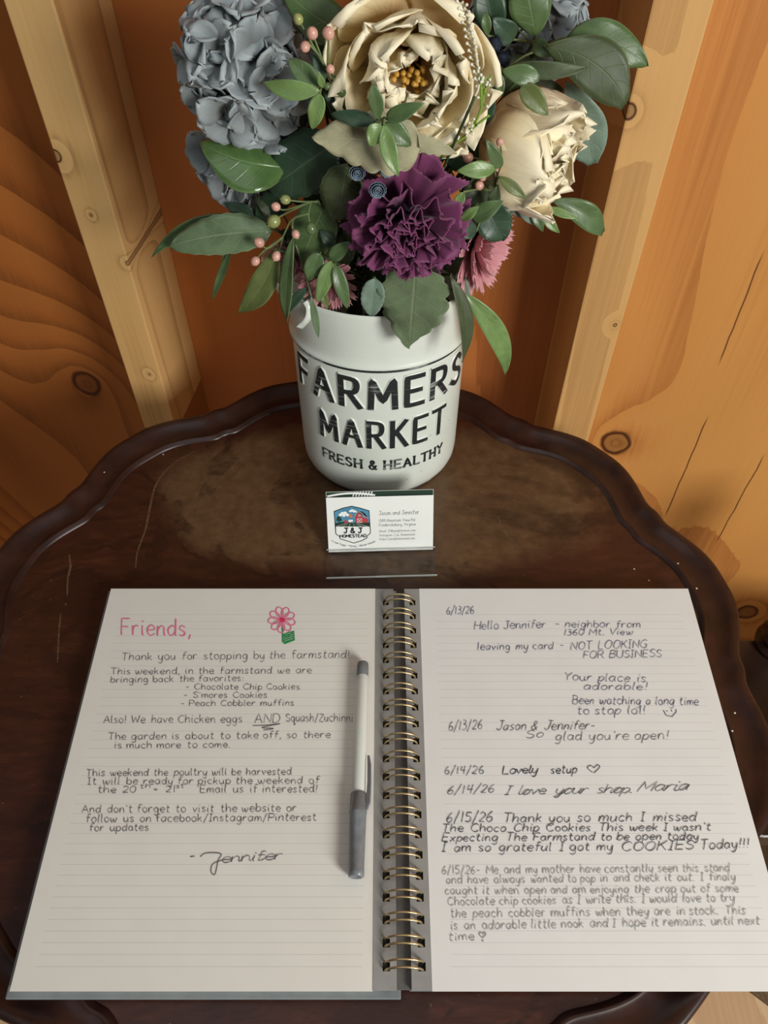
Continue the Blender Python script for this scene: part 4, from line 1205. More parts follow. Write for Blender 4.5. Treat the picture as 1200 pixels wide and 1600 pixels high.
def ball(V, F, c, r, seg=10, rings=6, sq=1.0, axis=Vector((0, 0, 1))):
    R = axis.to_track_quat('Z', 'Y').to_matrix()
    b = len(V)
    V.append(c+R@Vector((0, 0, -r*sq)))
    for j in range(1, rings):
        a = PI*j/rings
        for k in range(seg):
            V.append(c+R@Vector((r*math.sin(a)*math.cos(TAU*k/seg), r*math.sin(a)*math.sin(TAU*k/seg), -r*sq*math.cos(a))))
    V.append(c+R@Vector((0, 0, r*sq)))
    for k in range(seg):
        k2 = (k+1) % seg
        F.append((b, b+1+k2, b+1+k)); F.append((len(V)-1, b+1+(rings-2)*seg+k, b+1+(rings-2)*seg+k2))
        for j in range(rings-2):
            F.append((b+1+j*seg+k, b+1+j*seg+k2, b+1+(j+1)*seg+k2, b+1+(j+1)*seg+k))

def flower(e, layers, mat, th=0.0006, seed=0, name='petal'):
    rr = random.Random(seed); n_ = 0
    for ly in layers:
        cnt = ly.pop('n'); off = ly.pop('off', 0); jit = ly.pop('jit', 0.12)
        for k in range(cnt):
            d = dict(ly); n_ += 1
            d['az'] = off+TAU*k/cnt+rr.uniform(-jit, jit)*2
            d['L'] = d['L']*rr.uniform(1-jit, 1+jit); d['W'] = d['W']*rr.uniform(1-jit, 1+jit)
            d['a0'] += rr.uniform(-60, 60)*jit; d['a1'] += rr.uniform(-90, 90)*jit
            V, F, UV = petal_geo(seed=seed*50+n_, **d)
            o = mesh_obj(name, V, F, mat, e, True, UV); solid(o, th)

# -------- large cream peony, facing the viewer
pc = on_y(640, 84, 0.462)
ax1 = ((CAM-pc).normalized()+Vector((0.05, 0.05, 0.10))).normalized()
pe = root('cream_peony', pc-ax1*0.024, 'large open cream silk peony with gold stamens, top centre of the bouquet', 'flower', axis=ax1)
flower(pe, [dict(n=7, L=0.056, W=0.056, a0=92, a1=8, R=0.055, r0=0.006, z0=-0.004, ruf=0.0016, frq=1.2, curl=14, crump=0.004, jit=0.09),
            dict(n=7, off=0.45, L=0.051, W=0.050, a0=80, a1=-12, R=0.042, r0=0.005, z0=0.0, ruf=0.0016, frq=1.5, curl=18, crump=0.005, jit=0.10),
            dict(n=6, off=0.1, L=0.046, W=0.044, a0=72, a1=-34, R=0.032, r0=0.004, z0=0.002, ruf=0.0020, frq=1.8, curl=16, crump=0.006, jit=0.12),
            dict(n=5, off=0.7, L=0.033, W=0.034, a0=62, a1=-30, R=0.024, r0=0.004, z0=0.004, ruf=0.0022, frq=2.2, curl=12, crump=0.007, jit=0.16)], M_cream, 0.0006, 3)
rr = random.Random(8)
V, F = [], []; Vs, Fs = [], []
for k in range(26):
    a = rr.uniform(0, TAU); r = 0.0105*math.sqrt(rr.random()); z = 0.022+rr.uniform(-0.002, 0.004)
    c0 = Vector((r*math.cos(a), r*math.sin(a), z))
    ball(V, F, c0, 0.0017, 10, 6, 1.25, Vector((c0.x*20, c0.y*20, 1)))
    tube_geo([Vector((c0.x*0.3, c0.y*0.3, 0.004)), c0], 0.00035, 5, False, Vs, Fs)
mesh_obj('stamen_tips', V, F, M_gold, pe)['kind'] = 'stuff'
mesh_obj('stamen_stalks', Vs, Fs, M_gold, pe)['kind'] = 'stuff'
V, F = [], []; ball(V, F, Vector((0, 0, 0.004)), 0.008, 16, 8); mesh_obj('flower_core', V, F, M_core, pe)
stem(pe, pe.location.copy(), 0.0022)

# -------- second cream peony, cupped and turned to the right
pc2 = on_y(838, 212, 0.492)
ax2 = Vector((0.72, -0.50, 0.30)).normalized()
p2 = root('cream_peony', pc2-ax2*0.034, 'cupped cream silk peony turned to the right, beside the right stud', 'flower', axis=ax2)
flower(p2, [dict(n=6, L=0.070, W=0.064, a0=86, a1=-38, R=0.040, r0=0.004, z0=-0.002, ruf=0.0014, frq=1.6, curl=16, crump=0.004, jit=0.08),
            dict(n=5, off=0.5, L=0.068, W=0.058, a0=76, a1=-36, R=0.036, r0=0.004, z0=0.0, ruf=0.0022, frq=2.2, curl=22, crump=0.005, jit=0.08),
            dict(n=5, off=0.2, L=0.060, W=0.048, a0=66, a1=-34, R=0.026, r0=0.004, z0=0.003, ruf=0.0028, frq=2.6, curl=10, crump=0.006),
            dict(n=5, off=0.9, L=0.050, W=0.036, a0=50, a1=-30, R=0.018, r0=0.003, z0=0.005, ruf=0.003, frq=2.6, crump=0.006)], M_cream, 0.0006, 11)
V, F = [], []; ball(V, F, Vector((0, 0, 0.004)), 0.009, 16, 8); mesh_obj('flower_core', V, F, M_core, p2)
stem(p2, p2.location.copy(), 0.0022)

# -------- hydrangeas
def floret_mesh(seed):
    Va, Fa, Ua = [], [], []
    rr = random.Random(seed)
    for k in range(4):
        V, F, UV = petal_geo(0.0195, 0.0230, TAU*k/4+rr.uniform(-.2, .2), rr.uniform(35, 60), rr.uniform(55, 105), rr.uniform(0.012, 0.03), 0.0008, rr.uniform(0, .0015),
                             ruf=rr.uniform(0.0008, 0.0024), frq=1.3, prof='round', seed=seed*9+k, nu=8, nv=6, curl=rr.uniform(-50, 50))
        b = len(Va); Va += V; Ua += UV; Fa += [tuple(b+i for i in f) for f in F]
    return Va, Fa, Ua
def hydrangea(c, R, label, nfl, seed, sc=1.0):
    ax = (CAM-c).normalized()
    e = root('hydrangea', c, label, 'flower', axis=ax)
    rr = random.Random(seed)
    protos = []
    for k in range(nfl):
        z = 1-2*(k+0.5)/nfl*0.86; a = k*2.39996+seed
        d = Vector((math.sqrt(max(0, 1-z*z))*math.cos(a), math.sqrt(max(0, 1-z*z))*math.sin(a), z))
        if len(protos) < 6:
            V, F, UV = floret_mesh(seed*7+k)
            o = mesh_obj('floret', V, F, M_hyd, e, True, UV); solid(o, 0.0008); protos.append(o)
        else:
            o = protos[k % 6].copy(); C.objects.link(o); o.parent = e
        q = (d+Vector((rr.uniform(-.35, .35), rr.uniform(-.35, .35), rr.uniform(-.35, .35)))).to_track_quat('Z', 'Y').to_matrix().to_4x4()
        o.matrix_local = Matrix.Translation(d*R*rr.uniform(0.76, 0.96)*Vector((1, 1, 1)).x)@q@Matrix.Rotation(rr.uniform(0, TAU), 4, 'Z')@Matrix.Scale(sc*rr.uniform(0.9, 1.12), 4)
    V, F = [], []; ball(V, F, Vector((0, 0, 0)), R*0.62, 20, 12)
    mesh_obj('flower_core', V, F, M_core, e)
    stem(e, c-ax*R*0.5+Vector((0, 0, -R*0.4)), 0.0024)
    return e
hydrangea(on_y(392, 106, 0.505), 0.0330, 'blue-grey silk hydrangea head at the upper left of the bouquet', 52, 2)
hydrangea(on_y(822, 42, 0.575), 0.030, 'small blue-grey hydrangea behind the leaves, upper right of the bouquet', 40, 5, 0.8)
# (the long lower edge of the left hydrangea)
def lowfl():
    e = root('hydrangea', on_y(378, 262, 0.520), 'pale blue-grey hydrangea mostly hidden under the broad glossy leaf', 'flower', axis=(CAM-on_y(378, 262, 0.52)).normalized())
    rr = random.Random(3)
    V, F, UV = floret_mesh(77); o0 = mesh_obj('floret', V, F, M_hyd, e, True, UV); solid(o0, 0.0008)
    for k, (px, py) in enumerate(((330, 235), (345, 262), (362, 285), (392, 300), (405, 318), (420, 300), (372, 255), (400, 275), (430, 285))):
        o = o0 if k == 0 else o0.copy()
        if k: C.objects.link(o); o.parent = e
        p = on_y(px, py, 0.513+rr.uniform(0, .012)); d = (p-on_y(430, 200, 0.53)).normalized()*0.8+(CAM-p).normalized()
        o.matrix_world = Matrix.Translation(p)@d.to_track_quat('Z', 'Y').to_matrix().to_4x4()@Matrix.Rotation(rr.uniform(0, 6), 4, 'Z')@Matrix.Scale(0.85, 4)
        o.matrix_parent_inverse = Matrix(); o.matrix_local = e.matrix_world.inverted()@Matrix.Translation(p)@d.to_track_quat('Z', 'Y').to_matrix().to_4x4()@Matrix.Rotation(rr.uniform(0, 6), 4, 'Z')@Matrix.Scale(0.85, 4)
    stem(e, e.location.copy(), 0.002)
lowfl()

# -------- purple carnation
cc = on_y(634, 350, 0.436)
ax3 = ((CAM-cc).normalized()+Vector((-0.03, -0.02, -0.22))).normalized()
ca = root('purple_carnation', cc-ax3*0.012, 'deep purple frilled silk carnation over the front of the pitcher', 'flower', axis=ax3)
flower(ca, [dict(n=7, L=0.0350, W=0.034, a0=98, a1=84, R=0.2, r0=0.003, z0=-0.003, ruf=0.0016, frq=1.0, prof='fan', serr=0.018, nu=24, jit=0.06),
            dict(n=7, off=0.40, L=0.0330, W=0.032, a0=84, a1=70, R=0.2, r0=0.003, z0=0, ruf=0.0024, frq=1.2, prof='fan', serr=0.018, nu=24, jit=0.07),
            dict(n=6, off=0.1, L=0.029, W=0.034, a0=66, a1=44, R=0.05, r0=0.003, z0=0.001, ruf=0.0040, frq=1.9, prof='fan', serr=0.016, nu=30, nv=9, jit=0.09),
            dict(n=6, off=0.5, L=0.026, W=0.030, a0=48, a1=22, R=0.03, r0=0.003, z0=0.001, ruf=0.0042, frq=2.2, prof='fan', serr=0.016, nu=30, nv=9, jit=0.09),
            dict(n=5, off=0.2, L=0.0235, W=0.024, a0=30, a1=10, R=0.018, r0=0.002, z0=0.001, ruf=0.0040, frq=2.2, prof='fan', serr=0.016, nu=30, nv=9, jit=0.09),
            dict(n=3, off=0.6, L=0.0230, W=0.018, a0=14, a1=5, R=0.010, r0=0.001, z0=0.001, ruf=0.0030, frq=2.0, prof='fan', serr=0.016, nu=24, nv=9, jit=0.08)], M_purp, 0.0005, 21)
V, F = [], []; ball(V, F, Vector((0, 0, 0.0)), 0.006, 14, 8); mesh_obj('flower_core', V, F, M_core, ca)
stem(ca, ca.location.copy(), 0.002, via=on_y(600, 420, 0.475))

# -------- pink chrysanthemums
def pinkfl(px, py, Y, axis, R, label, seed, cat='flower'):
    p = on_y(px, py, Y)
    e = root('pink_chrysanthemum', p, label, cat, axis=Vector(axis).normalized())
    flower(e, [dict(n=20, L=R, W=R*0.30, a0=92, a1=66, R=0.006, r0=0.003, ruf=0.0004, frq=2, prof='strap', serr=0.05, nu=6, nv=6, jit=0.07),
               dict(n=18, off=0.1, L=R*0.92, W=R*0.30, a0=76, a1=46, R=0.006, r0=0.003, z0=0.001, ruf=0.0004, prof='strap', serr=0.05, nu=6, nv=6, jit=0.07),
               dict(n=14, off=0.1, L=R*0.75, W=R*0.26, a0=54, a1=22, R=0.006, r0=0.002, z0=0.001, ruf=0.0004, prof='strap', serr=0.05, nu=6, nv=6, jit=0.07)], M_pinkp, 0.0005, seed)
    V, F = [], []; ball(V, F, Vector((0, 0, -0.001)), 0.006, 14, 8, 0.8); mesh_obj('calyx', V, F, M_stemd, e)
    stem(e, p.copy(), 0.0016)
    return e
pinkfl(742, 382, 0.478, (0.55, -0.35, -0.42), 0.030, 'dusty pink chrysanthemum to the right of the purple carnation', 31)
pinkfl(512, 438, 0.474, (-0.15, -0.85, -0.25), 0.019, 'small dusty pink chrysanthemum left of the purple carnation at the pitcher mouth', 32)
pinkfl(456, 402, 0.496, (-0.2, -0.6, 0.25), 0.012, 'small dusty pink chrysanthemum above the pitcher spout, behind hanging leaves', 33)

# -------- blue thistle buds
M_blue = petalmat('blue_bud_scale', srgb(24, 34, 52), srgb(54, 74, 102), srgb(128, 146, 160), 0.6, 0.3)
M_bdark = plain('dark_blue_fuzz', srgb(52, 60, 76), 0.8, 0.2, 0.3, 300)
def bud(px, py, Y, rpx, label, seed, parent=None):
    p = on_y(px, py, Y); r = rpx*depth(p)/FPX
    e = parent or root('thistle_bud', p, label, 'flower', 'blue thistle buds', axis=((CAM-p).normalized()+Vector((0, 0, -.1))).normalized())
    Va, Fa, Ua = [], [], []
    for (n_, L, a0, a1, z0) in ((12, 1.0, 95, 20, 0), (12, 0.95, 80, 5, 0.1), (10, 0.8, 60, -5, 0.25), (8, 0.62, 40, -10, 0.4), (5, 0.5, 18, -10, 0.5)):
        for k in range(n_):
            V, F, UV = petal_geo(r*L*1.25, r*0.62, TAU*k/n_+a0, a0, a1, r*0.5, r*0.08, r*z0*0.3, prof='strap', seed=k, nu=4, nv=5)
            b = len(Va); Va += V; Ua += UV; Fa += [tuple(b+i for i in f) for f in F]
    o = mesh_obj('bud_scales', Va, Fa, M_blue, e, True, Ua); o['kind'] = 'stuff'; solid(o, 0.0002)
    V, F = [], []; ball(V, F, Vector((0, 0, r*0.25)), r*0.55, 12, 8); mesh_obj('bud_core', V, F, M_bdark, e)
    stem(e, e.location.copy(), 0.0007, M_stem, via=None)
bud(590, 293, 0.425, 13, 'lowest blue-grey thistle bud, against the purple carnation', 1)
bud(558, 267, 0.435, 12, 'left one of the blue-grey thistle buds under the beige leaf', 2)
bud(605, 262, 0.437, 12, 'right one of the blue-grey thistle buds under the beige leaf', 3)
bud(578, 256, 0.446, 9, 'small shaded thistle bud between two larger ones under the beige leaf', 4)
def fuzzy(px, py, Y, rpx, label, seed, mat, nsp=260):
    p = on_y(px, py, Y); r = rpx*depth(p)/FPX
    e = root('fuzzy_thistle', p, label, 'flower', axis=(CAM-p).normalized())
    V, F = [], []; ball(V, F, Vector((0, 0, 0)), r*0.72, 14, 9); mesh_obj('thistle_head', V, F, M_bdark if mat is None else mat, e)
    V, F = [], []; rr = random.Random(seed)
    for k in range(nsp):
        z = 1-2*(k+0.5)/nsp; a = k*2.39996
        d = Vector((math.sqrt(1-z*z)*math.cos(a), math.sqrt(1-z*z)*math.sin(a), z))
        t_ = d.orthogonal().normalized()*r*0.05; b = len(V)
        V += [d*r*0.68-t_, d*r*0.68+t_, d*r*rr.uniform(0.9, 1.15)]; F.append((b, b+1, b+2))
    o = mesh_obj('thistle_spines', V, F, M_bdark if mat is None else mat, e, False); o['kind'] = 'stuff'
    stem(e, p.copy(), 0.001)
fuzzy(773, 70, 0.505, 15, 'upper fuzzy dark blue thistle right of the large peony', 1, None)
fuzzy(784, 96, 0.500, 17, 'lower fuzzy dark blue thistle right of the large peony', 2, None)
M_blk = plain('dark_spiky_fibre', srgb(40, 26, 30), 0.7, 0.2)
fuzzy(484, 452, 0.476, 13, 'dark spiky flower centre hanging at the pitcher mouth, left side', 3, M_blk, 120)

# -------- berry sprays
M_bp = plain('pink_berry', srgb(222, 168, 150), 0.35, 0.6, 0.12, 120)
M_bg = plain('green_berry', srgb(150, 156, 96), 0.25, 0.6, 0.12, 120)
M_bd = plain('dark_green_berry', srgb(96, 116, 72), 0.25, 0.6, 0.12, 120)
def berries(label, node, Y, items, smat=None, Ystep=0.0):
    pn = on_y(node[0], node[1], Y+0.006)
    e = root('berry_spray', pn, label, 'berries', axis=(CAM-pn).normalized())
    inv = e.matrix_world.inverted()
    for (x, y, rp, kind, via) in items:
        p = on_y(x, y, Y); r = rp*depth(p)/FPX
        pts = [inv@on_y(vx, vy, Y+0.003) for vx, vy in via]+[inv@p]
        tube('twig', cr(pts, 5), 0.0007, smat or M_stem, e, 6, taper=lambda t: 1-0.35*t)
        V, F = [], []; ball(V, F, inv@p, r, 14, 9, 1.12, (pts[-1]-pts[-2]))
        ball(V, F, (inv@p)+(pts[-1]-pts[-2]).normalized()*r*1.1, r*0.16, 6, 4)
        mesh_obj('berry', V, F, {'p': M_bp, 'g': M_bg, 'd': M_bd}[kind], e)
    stem(e, pn, 0.001)
berries('spray of pink and green berries left of the carnation, over the sage leaf', (496, 314), 0.455,
        [(446, 312, 7.5, 'g', [(496, 315), (470, 315)]), (431, 323, 7, 'p', [(484, 316), (460, 324), (442, 328)]), (428, 346, 10, 'g', [(484, 316), (462, 326), (438, 338)]),
         (486, 357, 9, 'd', [(486, 314), (482, 336)]), (462, 366, 6.5, 'p', [(482, 334), (460, 341), (457, 355)]), (405, 379, 8, 'p', [(482, 334), (456, 343), (440, 372), (418, 388)]),
         (432, 400, 7.5, 'p', [(442, 370), (437, 390)]), (399, 408, 7, 'p', [(440, 372), (412, 392)])])
berries('upper spray of pink and cream berries between the hydrangea and the large peony', (520, 170), 0.448,
        [(466, 30, 8, 'g', [(538, 160), (508, 105), (480, 55)]), (488, 52, 9, 'p', [(508, 105), (494, 68)]), (477, 73, 8, 'p', [(500, 88), (484, 70), (480, 66)]), (513, 52, 9.5, 'p', [(512, 105), (513, 70)]),
         (516, 108, 7, 'p', [(530, 135), (522, 118)]), (512, 135, 6, 'd', [(538, 150), (524, 133)]), (533, 144, 8, 'd', [(540, 156), (536, 150)])])
berries('small spray of pale pink berries between the carnation and the right peony', (770, 300), 0.462,
        [(731, 246, 8, 'p', [(772, 270), (752, 250)]), (764, 257, 7.5, 'p', [(775, 280), (768, 264)]), (776, 268, 6, 'p', [(780, 284), (778, 274)]), (754, 277, 6, 'p', [(770, 292), (760, 282)]),
         (749, 290, 7.5, 'p', [(768, 298), (756, 294)]), (781, 222, 6, 'p', [(782, 262), (783, 236)])])

# -------- bright green filler with white dots
M_fg = plain('bright_green_stem', srgb(126, 164, 60), 0.45, 0.4)
M_wd = plain('white_bead', srgb(232, 232, 214), 0.35, 0.5)
def filler(label, Y, stems, dots, mat, rd):
    p0 = on_y(stems[0][-1][0], stems[0][-1][1], Y)
    e = root('beaded_filler', p0, label, 'filler', axis=(CAM-p0).normalized())
    inv = e.matrix_world.inverted()
    for st_ in stems: tube('twig', cr([inv@on_y(x, y, Y) for x, y in st_], 5), 0.0007, mat, e, 6)
    V, F = [], []; Vt, Ft = [], []
    for x, y, nx, ny in dots:
        p = inv@on_y(x, y, Y-0.002); ball(V, F, p, rd, 8, 6)
        tube_geo([inv@on_y(nx, ny, Y), p], 0.0003, 5, False, Vt, Ft)
    mesh_obj('white_beads', V, F, M_wd, e)['kind'] = 'stuff'
    mesh_obj('bead_stalks', Vt, Ft, mat, e)['kind'] = 'stuff'
    stem(e, p0, 0.0008)
rr = random.Random(4)
d1 = []
for (x0, y0), (x1, y1) in (((768, 118), (752, 165)), ((752, 165), (735, 205)), ((735, 205), (700, 232)), ((745, 118), (756, 150)), ((705, 225), (680, 232))):
    for k in range(7):
        t_ = rr.random(); x = x0+(x1-x0)*t_; y = y0+(y1-y0)*t_; d1.append((x+rr.uniform(-13, 13), y+rr.uniform(-9, 9), x, y))
filler('bright green filler sprig with tiny white beads between the two cream peonies', 0.452, [[(768, 118), (758, 140), (750, 175), (732, 208), (705, 228), (690, 245)], [(745, 105), (752, 135), (752, 168)], [(765, 180), (745, 195), (732, 208)]], d1, M_fg, 0.0008)
M_wst = plain('cream_stem', srgb(222, 218, 190), 0.6, 0.3)
d2 = []
for k in range(24):
    t_ = k/23; x = 722+26*t_; y = 4+126*t_; d2.append((x+(7 if k % 2 else -7)*(1-.3*t_)+rr.uniform(-1, 1), y-2, x, y+3))
filler('cream beaded sprig along the right edge of the large peony', 0.425, [[(722, 2), (734, 40), (744, 85), (748, 132), (742, 150)]], d2, M_wst, 0.00085)

# -------- foliage: every sprig a thing, its leaves the parts
def sprig(label, node, Yn, leaves, cat='foliage', name='leaf_sprig', smat=None, group=None):
    pn = on_y(node[0], node[1], Yn)
    e = root(name, pn, label, cat, group)
    inv = e.matrix_world.inverted()
    for i, lf in enumerate(leaves):
        bx, by, tx, ty, w_, mat, kind, Yb, Yt = lf[:9]
        kw = lf[9] if len(lf) > 9 else {}
        b, t_ = on_y(bx, by, Yb), on_y(tx, ty, Yt)
        leaf(e, b, t_, w_, mat, kind, seed=i+int(node[0]), **kw)
        if (b-pn).length > 0.004:
            m_ = (b+pn)/2+Vector((0, 0.003, 0))
            tube('leaf_stalk', cr([inv@b, inv@m_, Vector((0, 0, 0))], 4), 0.0006, smat or M_stem, e, 6)
    stem(e, pn, 0.0011)
    return e
sprig('broad glossy green leaf under the left hydrangea with a bright highlight', (440, 262), 0.49,
      [(448, 262, 312, 222, 92, 'gloss', 'ovate', 0.478, 0.482, dict(bend=0.10, fold=-0.10, side=-0.12, tilt=(0.25, 0.3, 0.2)))])
sprig('dark green veined leaf between the glossy leaf and the thistle buds', (505, 235), 0.48,
      [(525, 222, 418, 298, 96, 'dark', 'serr', 0.468, 0.480, dict(bend=0.05, fold=-0.1))])
sprig('round dark olive leaf left of the purple carnation', (540, 262), 0.465, [(542, 258, 528, 346, 74, 'oldark', 'serr', 0.452, 0.462, dict(fold=-0.12))])
sprig('mid green leaf behind the berry spray', (505, 315), 0.475, [(508, 318, 472, 408, 70, 'green', 'ovate', 0.468, 0.470, dict(fold=-0.1))])
sprig('long pale sage leaves reaching left over the left stud', (425, 355), 0.486,
      [(424, 362, 264, 386, 62, 'sage', 'serr', 0.470, 0.468, dict(bend=0.05, fold=-0.12, side=0.04)), (380, 338, 237, 402, 22, 'green', 'lance', 0.488, 0.478, dict(side=0.10)),
       (362, 385, 331, 468, 12, 'green', 'lance', 0.492, 0.49), (355, 378, 350, 430, 10, 'green', 'lance', 0.494, 0.49), (405, 345, 352, 318, 26, 'dark', 'lance', 0.50, 0.505)])
sprig('olive leaf hanging over the pitcher spout', (432, 390), 0.478, [(434, 388, 373, 489, 40, 'olive', 'lance', 0.460, 0.466, dict(side=-0.06, bend=0.07))])
sprig('long dark hanging leaf at the left side of the pitcher mouth', (458, 372), 0.47,
      [(458, 372, 449, 504, 26, 'green', 'lance', 0.452, 0.452, dict(side=-0.02, tilt=(-0.6, 0, 0))), (484, 448, 449, 492, 15, 'dark', 'lance', 0.454, 0.451, dict(side=0.08)), (486, 462, 498, 528, 12, 'sage', 'lance', 0.448, 0.445)])
sprig('small round-leaved sprig beside the left pink chrysanthemum', (505, 400), 0.465,
      [(500, 396, 480, 438, 29, 'green', 'ovate', 0.456, 0.452), (516, 404, 547, 378, 23, 'green', 'ovate', 0.452, 0.452), (518, 408, 496, 472, 24, 'light', 'ovate', 0.452, 0.446), (524, 414, 543, 482, 22, 'green', 'ovate', 0.450, 0.444),
       (500, 450, 512, 482, 14, 'olive', 'lance', 0.456, 0.452), (522, 384, 500, 360, 20, 'dark', 'ovate', 0.462, 0.464)])
sprig('light green sprig against the right side of the left hydrangea', (502, 140), 0.452,
      [(500, 142, 411, 129, 29, 'light', 'lance', 0.440, 0.448, dict(side=-0.05, bend=0.1)), (496, 138, 452, 92, 34, 'green', 'ovate', 0.443, 0.45), (500, 146, 488, 202, 26, 'light', 'ovate', 0.440, 0.44),
       (504, 134, 492, 78, 22, 'dark', 'lance', 0.452, 0.458), (505, 142, 545, 176, 20, 'dark', 'lance', 0.45, 0.452), (504, 136, 498, 112, 12, 'light', 'lance', 0.44, 0.436)])
sprig('light green five-leaved sprig at the lower edge of the large peony', (596, 190), 0.428,
      [(592, 186, 583, 133, 23, 'green', 'blunt', 0.424, 0.420), (604, 186, 662, 161, 25, 'green', 'ovate', 0.424, 0.418), (594, 194, 578, 228, 30, 'light', 'ovate', 0.422, 0.418),
       (586, 190, 518, 178, 24, 'dark', 'ovate', 0.430, 0.436), (600, 194, 623, 276, 27, 'light', 'lance', 0.422, 0.412, dict(side=0.05)), (602, 192, 642, 228, 32, 'green', 'ovate', 0.426, 0.424)])
sprig('broad beige felted leaf across the middle of the bouquet', (640, 215), 0.452,
      [(656, 232, 488, 214, 92, 'dusty', 'scallop', 0.432, 0.436, dict(bend=0.06, side=0.02, fold=-0.03)), (640, 218, 714, 240, 26, 'dusty', 'scallop', 0.440, 0.438, dict(bend=0.08))])
sprig('scalloped dusty green leaf hanging over the pitcher shoulder', (648, 430), 0.45,
      [(650, 418, 640, 541, 112, 'dustyg', 'scallop', 0.446, 0.436, dict(bend=0.06, fold=-0.06))])
sprig('small rounded green leaf left of the scalloped dusty leaf', (582, 438), 0.455, [(586, 434, 579, 494, 38, 'euca', 'serr', 0.444, 0.440)])
sprig('long dark leaf hanging down the right side of the pitcher', (706, 430), 0.458, [(704, 432, 722, 566, 25, 'oldark', 'lance', 0.444, 0.436, dict(side=-0.06, tilt=(0.5, 0, 0))), (722, 505, 732, 518, 8, 'olive', 'lance', 0.45, 0.45), (718, 420, 724, 482, 24, 'euca', 'lance', 0.462, 0.462)])
sprig('long curved green leaf hanging free right of the pitcher', (726, 455), 0.466, [(724, 456, 789, 586, 33, 'light', 'lance', 0.460, 0.462, dict(side=-0.09, bend=0.08))])
sprig('mixed green leaves between the carnation and the right peony', (772, 300), 0.468,
      [(774, 264, 714, 267, 26, 'light', 'lance', 0.448, 0.444), (782, 262, 760, 218, 20, 'green', 'ovate', 0.452, 0.45), (780, 276, 822, 310, 18, 'olive', 'lance', 0.452, 0.448),
       (737, 342, 786, 314, 28, 'green', 'ovate', 0.446, 0.444), (722, 344, 748, 322, 16, 'light', 'lance', 0.444, 0.442), (744, 362, 702, 352, 28, 'dark', 'ovate', 0.452, 0.448),
       (760, 320, 786, 376, 58, 'dark', 'serr', 0.462, 0.458), (762, 292, 722, 318, 46, 'oldark', 'serr', 0.468, 0.460), (724, 300, 712, 326, 16, 'light', 'lance', 0.45, 0.448), (778, 290, 766, 332, 20, 'oldark', 'lance', 0.454, 0.452)])
sprig('cluster of narrow green leaves below the right peony', (828, 312), 0.498,
      [(812, 312, 838, 352, 24, 'euca', 'ovate', 0.492, 0.490), (830, 316, 848, 362, 18, 'green', 'lance', 0.492, 0.486), (848, 320, 874, 364, 17, 'light', 'lance', 0.492, 0.486, dict(side=0.08)),
       (852, 324, 903, 342, 13, 'light', 'lance', 0.490, 0.486), (862, 312, 942, 364, 38, 'green', 'blunt', 0.500, 0.500, dict(side=-0.08)), (840, 315, 862, 352, 20, 'dark', 'lance', 0.50, 0.50), (800, 312, 818, 340, 22, 'euca', 'ovate', 0.496, 0.494)])
sprig('large dark leaf and pointed leaf reaching right across the stud', (846, 78), 0.51,
      [(886, 58, 1013, 103, 62, 'green', 'ovate', 0.508, 0.500, dict(bend=0.05, side=-0.08, fold=-0.08)), (852, 72, 978, 162, 78, 'oldark', 'blunt', 0.496, 0.486, dict(bend=0.06, side=-0.12, fold=-0.08)),
       (798, 102, 919, 105, 26, 'oldark', 'lance', 0.486, 0.480, dict(side=0.05))])
sprig('pair of small green leaves over the top of the right peony', (785, 108), 0.486,
      [(784, 110, 843, 122, 30, 'green', 'blunt', 0.478, 0.476), (815, 132, 856, 180, 32, 'olive', 'ovate', 0.474, 0.468), (778, 112, 784, 150, 16, 'green', 'lance', 0.478, 0.476)])
sprig('olive leaves rising at the top right of the bouquet', (832, 70), 0.53,
      [(838, 58, 820, -40, 66, 'green', 'blunt', 0.515, 0.515, dict(fold=-0.1)), (776, 58, 756, -30, 50, 'dark', 'blunt', 0.52, 0.52), (802, 62, 770, 28, 36, 'dark', 'ovate', 0.515, 0.51), (762, 56, 758, 20, 16, 'green', 'blunt', 0.505, 0.505), (834, 66, 862, 88, 24, 'green', 'lance', 0.51, 0.50),
       (800, 40, 812, -30, 40, 'dark', 'ovate', 0.53, 0.53)])
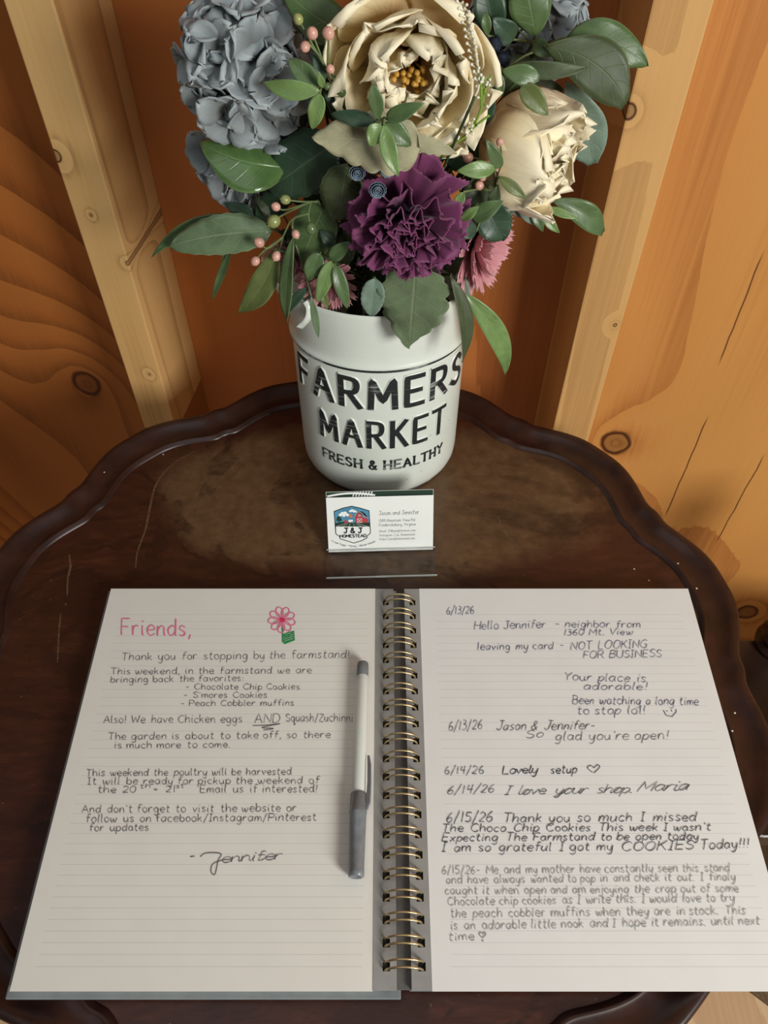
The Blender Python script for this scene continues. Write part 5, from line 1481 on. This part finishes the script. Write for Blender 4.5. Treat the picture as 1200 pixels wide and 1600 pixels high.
sprig('large green leaf at the very top between hydrangea and peony', (520, 50), 0.50, [(545, 55, 440, -22, 66, 'green', 'ovate', 0.482, 0.49, dict(fold=-0.1, side=-0.05)), (540, 90, 500, 40, 50, 'dark', 'ovate', 0.49, 0.495)])
sprig('grey green leaf behind the right peony', (890, 140), 0.53, [(885, 128, 925, 256, 66, 'euca', 'blunt', 0.520, 0.520, dict(bend=0.03, side=-0.04)), (905, 130, 938, 150, 22, 'euca', 'ovate', 0.52, 0.52)])
# shaded filling foliage inside the bouquet
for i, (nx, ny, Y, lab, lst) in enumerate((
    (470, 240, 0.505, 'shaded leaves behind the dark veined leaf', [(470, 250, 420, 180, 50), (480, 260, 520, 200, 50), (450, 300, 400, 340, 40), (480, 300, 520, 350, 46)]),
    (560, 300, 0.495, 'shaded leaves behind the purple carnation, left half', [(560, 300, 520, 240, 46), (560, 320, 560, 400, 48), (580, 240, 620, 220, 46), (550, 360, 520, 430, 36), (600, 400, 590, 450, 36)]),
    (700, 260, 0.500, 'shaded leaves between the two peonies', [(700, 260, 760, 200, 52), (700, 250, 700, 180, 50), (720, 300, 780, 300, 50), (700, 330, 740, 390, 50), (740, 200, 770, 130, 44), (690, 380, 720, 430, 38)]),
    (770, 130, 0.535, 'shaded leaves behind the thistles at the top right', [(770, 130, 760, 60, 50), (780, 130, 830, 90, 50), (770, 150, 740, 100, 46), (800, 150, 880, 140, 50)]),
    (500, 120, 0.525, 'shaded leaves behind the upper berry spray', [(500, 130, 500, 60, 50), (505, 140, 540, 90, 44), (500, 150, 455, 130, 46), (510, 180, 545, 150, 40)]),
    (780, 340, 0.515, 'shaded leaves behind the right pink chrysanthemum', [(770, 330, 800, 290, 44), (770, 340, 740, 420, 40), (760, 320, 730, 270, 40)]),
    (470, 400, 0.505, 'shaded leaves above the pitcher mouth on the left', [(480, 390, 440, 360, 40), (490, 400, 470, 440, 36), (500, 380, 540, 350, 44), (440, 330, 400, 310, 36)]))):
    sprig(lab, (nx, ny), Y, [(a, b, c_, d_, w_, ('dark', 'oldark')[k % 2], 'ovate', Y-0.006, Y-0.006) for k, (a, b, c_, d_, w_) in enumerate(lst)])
